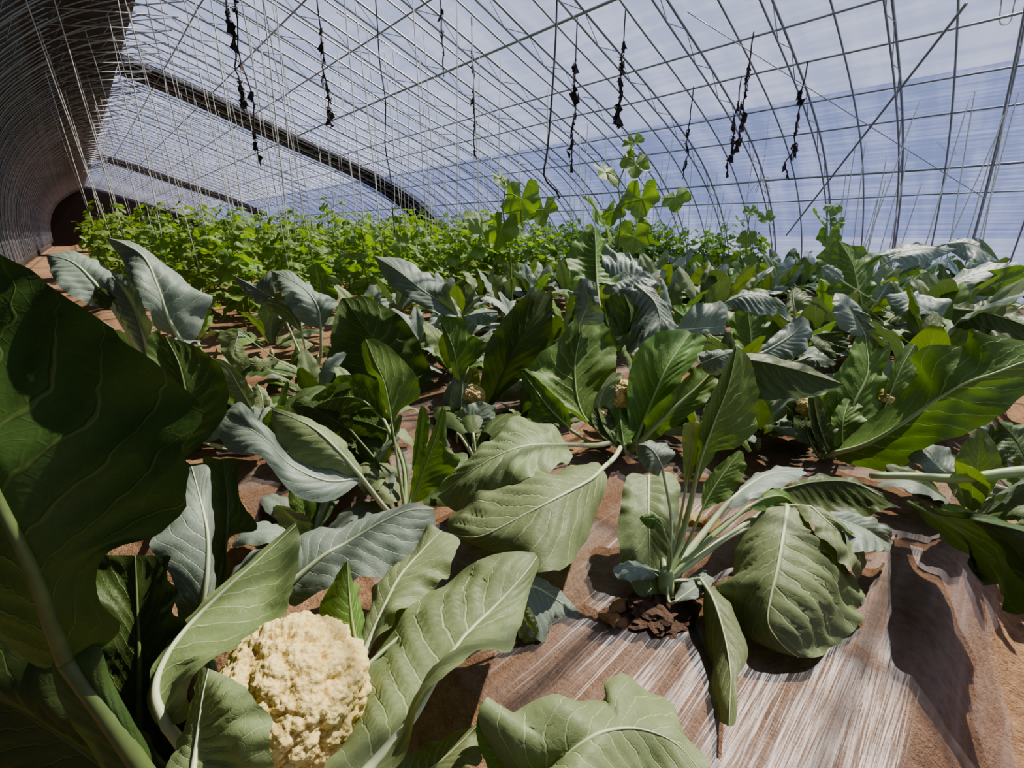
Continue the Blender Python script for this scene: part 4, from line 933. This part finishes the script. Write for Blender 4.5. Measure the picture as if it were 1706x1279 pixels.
# pale loose strings along the south side
for q in range(26):
    a = W(rnd.uniform(1000, 1700), rnd.uniform(200, 280), 5.5); 
    x = rnd.uniform(6.2, 7.6); y = rnd.uniform(.0, 5.0); z1 = roof_z(x) - .08
    o = link('trellis_string', rnd.choice(sm), M['string'], None, (x - rnd.uniform(0, .35), y, .2)); o.scale = (1, 1, z1 - .1)
    o.rotation_euler = (rnd.uniform(-.12, .12), rnd.uniform(0.0, .12), 0)
    tag(o, 'loose pale string hanging in front of the blue skirt film', 'string', 'south side strings')

# ------------------------------------------------------------------ fallen and dried leaves
def fallen(x, y, size, mat, label, cat, seed, name, rot=0, lift=.012, group=None):
    c = WZ(x, y, 0); c[2] = ground_z(c[0], c[1]) + lift
    V, Fc, uv, mm, pp = wild_leaf(rot, size, size * .6, R(20), R(-20), seed, nv=18, nu=5, base=(0, 0, 0), pet=.1, fold=.3, ruf=.3, puff=.12)
    V = np.asarray(V); V[:, 2] -= V[:, 2].min()
    o = link(name, mesh(name, V, Fc, uv), M[mat], None, c); tag(o, label, cat, group)
for a in ((1545, 838, .16, 'leaf_yellow', 'large yellowed fallen leaf on the plastic film at the right', 'fallen leaf', 1, 'fallen_leaf', .3),
          (1600, 850, .12, 'leaf_yellow', 'smaller yellow-green fallen leaf beside the large yellowed one', 'fallen leaf', 2, 'fallen_leaf', 5.9),
          (1195, 880, .13, 'leaf_yellow', 'yellowed fallen leaf behind the young plant stalks', 'fallen leaf', 3, 'fallen_leaf', 2.0),
          (1190, 910, .10, 'leaf_dry', 'tan dried leaf right of the young plant stem', 'dried leaf', 6, 'dry_leaf', .5),
          (668, 838, .10, 'leaf_dry', 'pale tan dried leaf lying left of the serrated green leaf', 'dried leaf', 4, 'dry_leaf', 1.0),
          (1052, 1003, .07, 'leaf_dry', 'crumpled brown dried leaf left of the young plant stem, rear one', 'dried leaf', 5, 'dry_leaf', 3.0),
          (1056, 1050, .075, 'leaf_dry', 'crumpled brown dried leaf in front of the young plant stem', 'dried leaf', 7, 'dry_leaf', 2.0),
          (1080, 1028, .06, 'leaf_dry', 'dark crumpled dried leaf against the young plant stem', 'dried leaf', 8, 'dry_leaf', 4.0),
          (1130, 1018, .07, 'leaf_dry', 'brown dried leaf right beside the young plant stem', 'dried leaf', 9, 'dry_leaf', .4),
          (705, 770, .12, 'leaf_yellow', 'yellowish fallen leaf on the soil below the middle plant', 'fallen leaf', 11, 'fallen_leaf', 1.2)):
    fallen(*a)
# dug soil around the young plant
c = WZ(1100, 1020, 0); mb = MB(); r_ = random.Random(5); root = None
import bmesh
bm = bmesh.new(); bmesh.ops.create_icosphere(bm, subdivisions=4, radius=1)
for v in bm.verts:
    p = v.co.copy(); h = 1 + .3 * mn.noise(p * 3) + .22 * mn.noise(p * 11) + .15 * mn.noise(p * 26); v.co = Vector((p.x * .075 * h, p.y * .06 * h, p.z * .022 * h))
me = bpy.data.meshes.new('soil_mound'); bm.to_mesh(me); bm.free()
M['dsoil'] = simple('dark_soil', (.13, .08, .055), .95, nscale=90, bump=.8, bdist=.01)
tag(link('soil_mound', me, M['dsoil'], None, (c[0], c[1], ground_z(c[0], c[1]) + .012)), 'dark loose soil in the planting hole of the young plant', 'soil', kind='stuff')

# ------------------------------------------------------------------ light
w = bpy.data.worlds.new('world'); bpy.context.scene.world = w; w.use_nodes = True
nt = w.node_tree; nt.nodes.clear(); g = NT(nt)
out = nt.nodes.new('ShaderNodeOutputWorld'); bg = nt.nodes.new('ShaderNodeBackground')
tc = g.n('ShaderNodeTexCoord'); sp = g.n('ShaderNodeSeparateXYZ'); g.l(tc.outputs['Generated'], sp.inputs[0])
c1 = g.mix(g.sstep(sp.outputs[2], 0.0, .55), (.52, .60, .87), (.60, .67, .91))
g.l(c1, bg.inputs['Color']); bg.inputs['Strength'].default_value = .84
g.l(bg.outputs[0], out.inputs[0])
sl = bpy.data.lights.new('sun', 'SUN'); so = bpy.data.objects.new('sun', sl); C.objects.link(so)
sl.energy = 7.6; sl.angle = R(.6); sl.color = (1.0, .93, .79)
sd = Vector((.62, -.02, .80)).normalized()
so.rotation_euler = sd.to_track_quat('Z', 'Y').to_euler(); so.location = (6, 0, 9)
cy = bpy.context.scene.cycles; cy.max_bounces = 7; cy.diffuse_bounces = 3; cy.glossy_bounces = 3; cy.transmission_bounces = 5
vs = bpy.context.scene.view_settings
vs.view_transform = 'AgX'; vs.look = 'AgX - Medium High Contrast'; vs.exposure = .02
print('background plants', cnt, 'objects', len(C.objects))
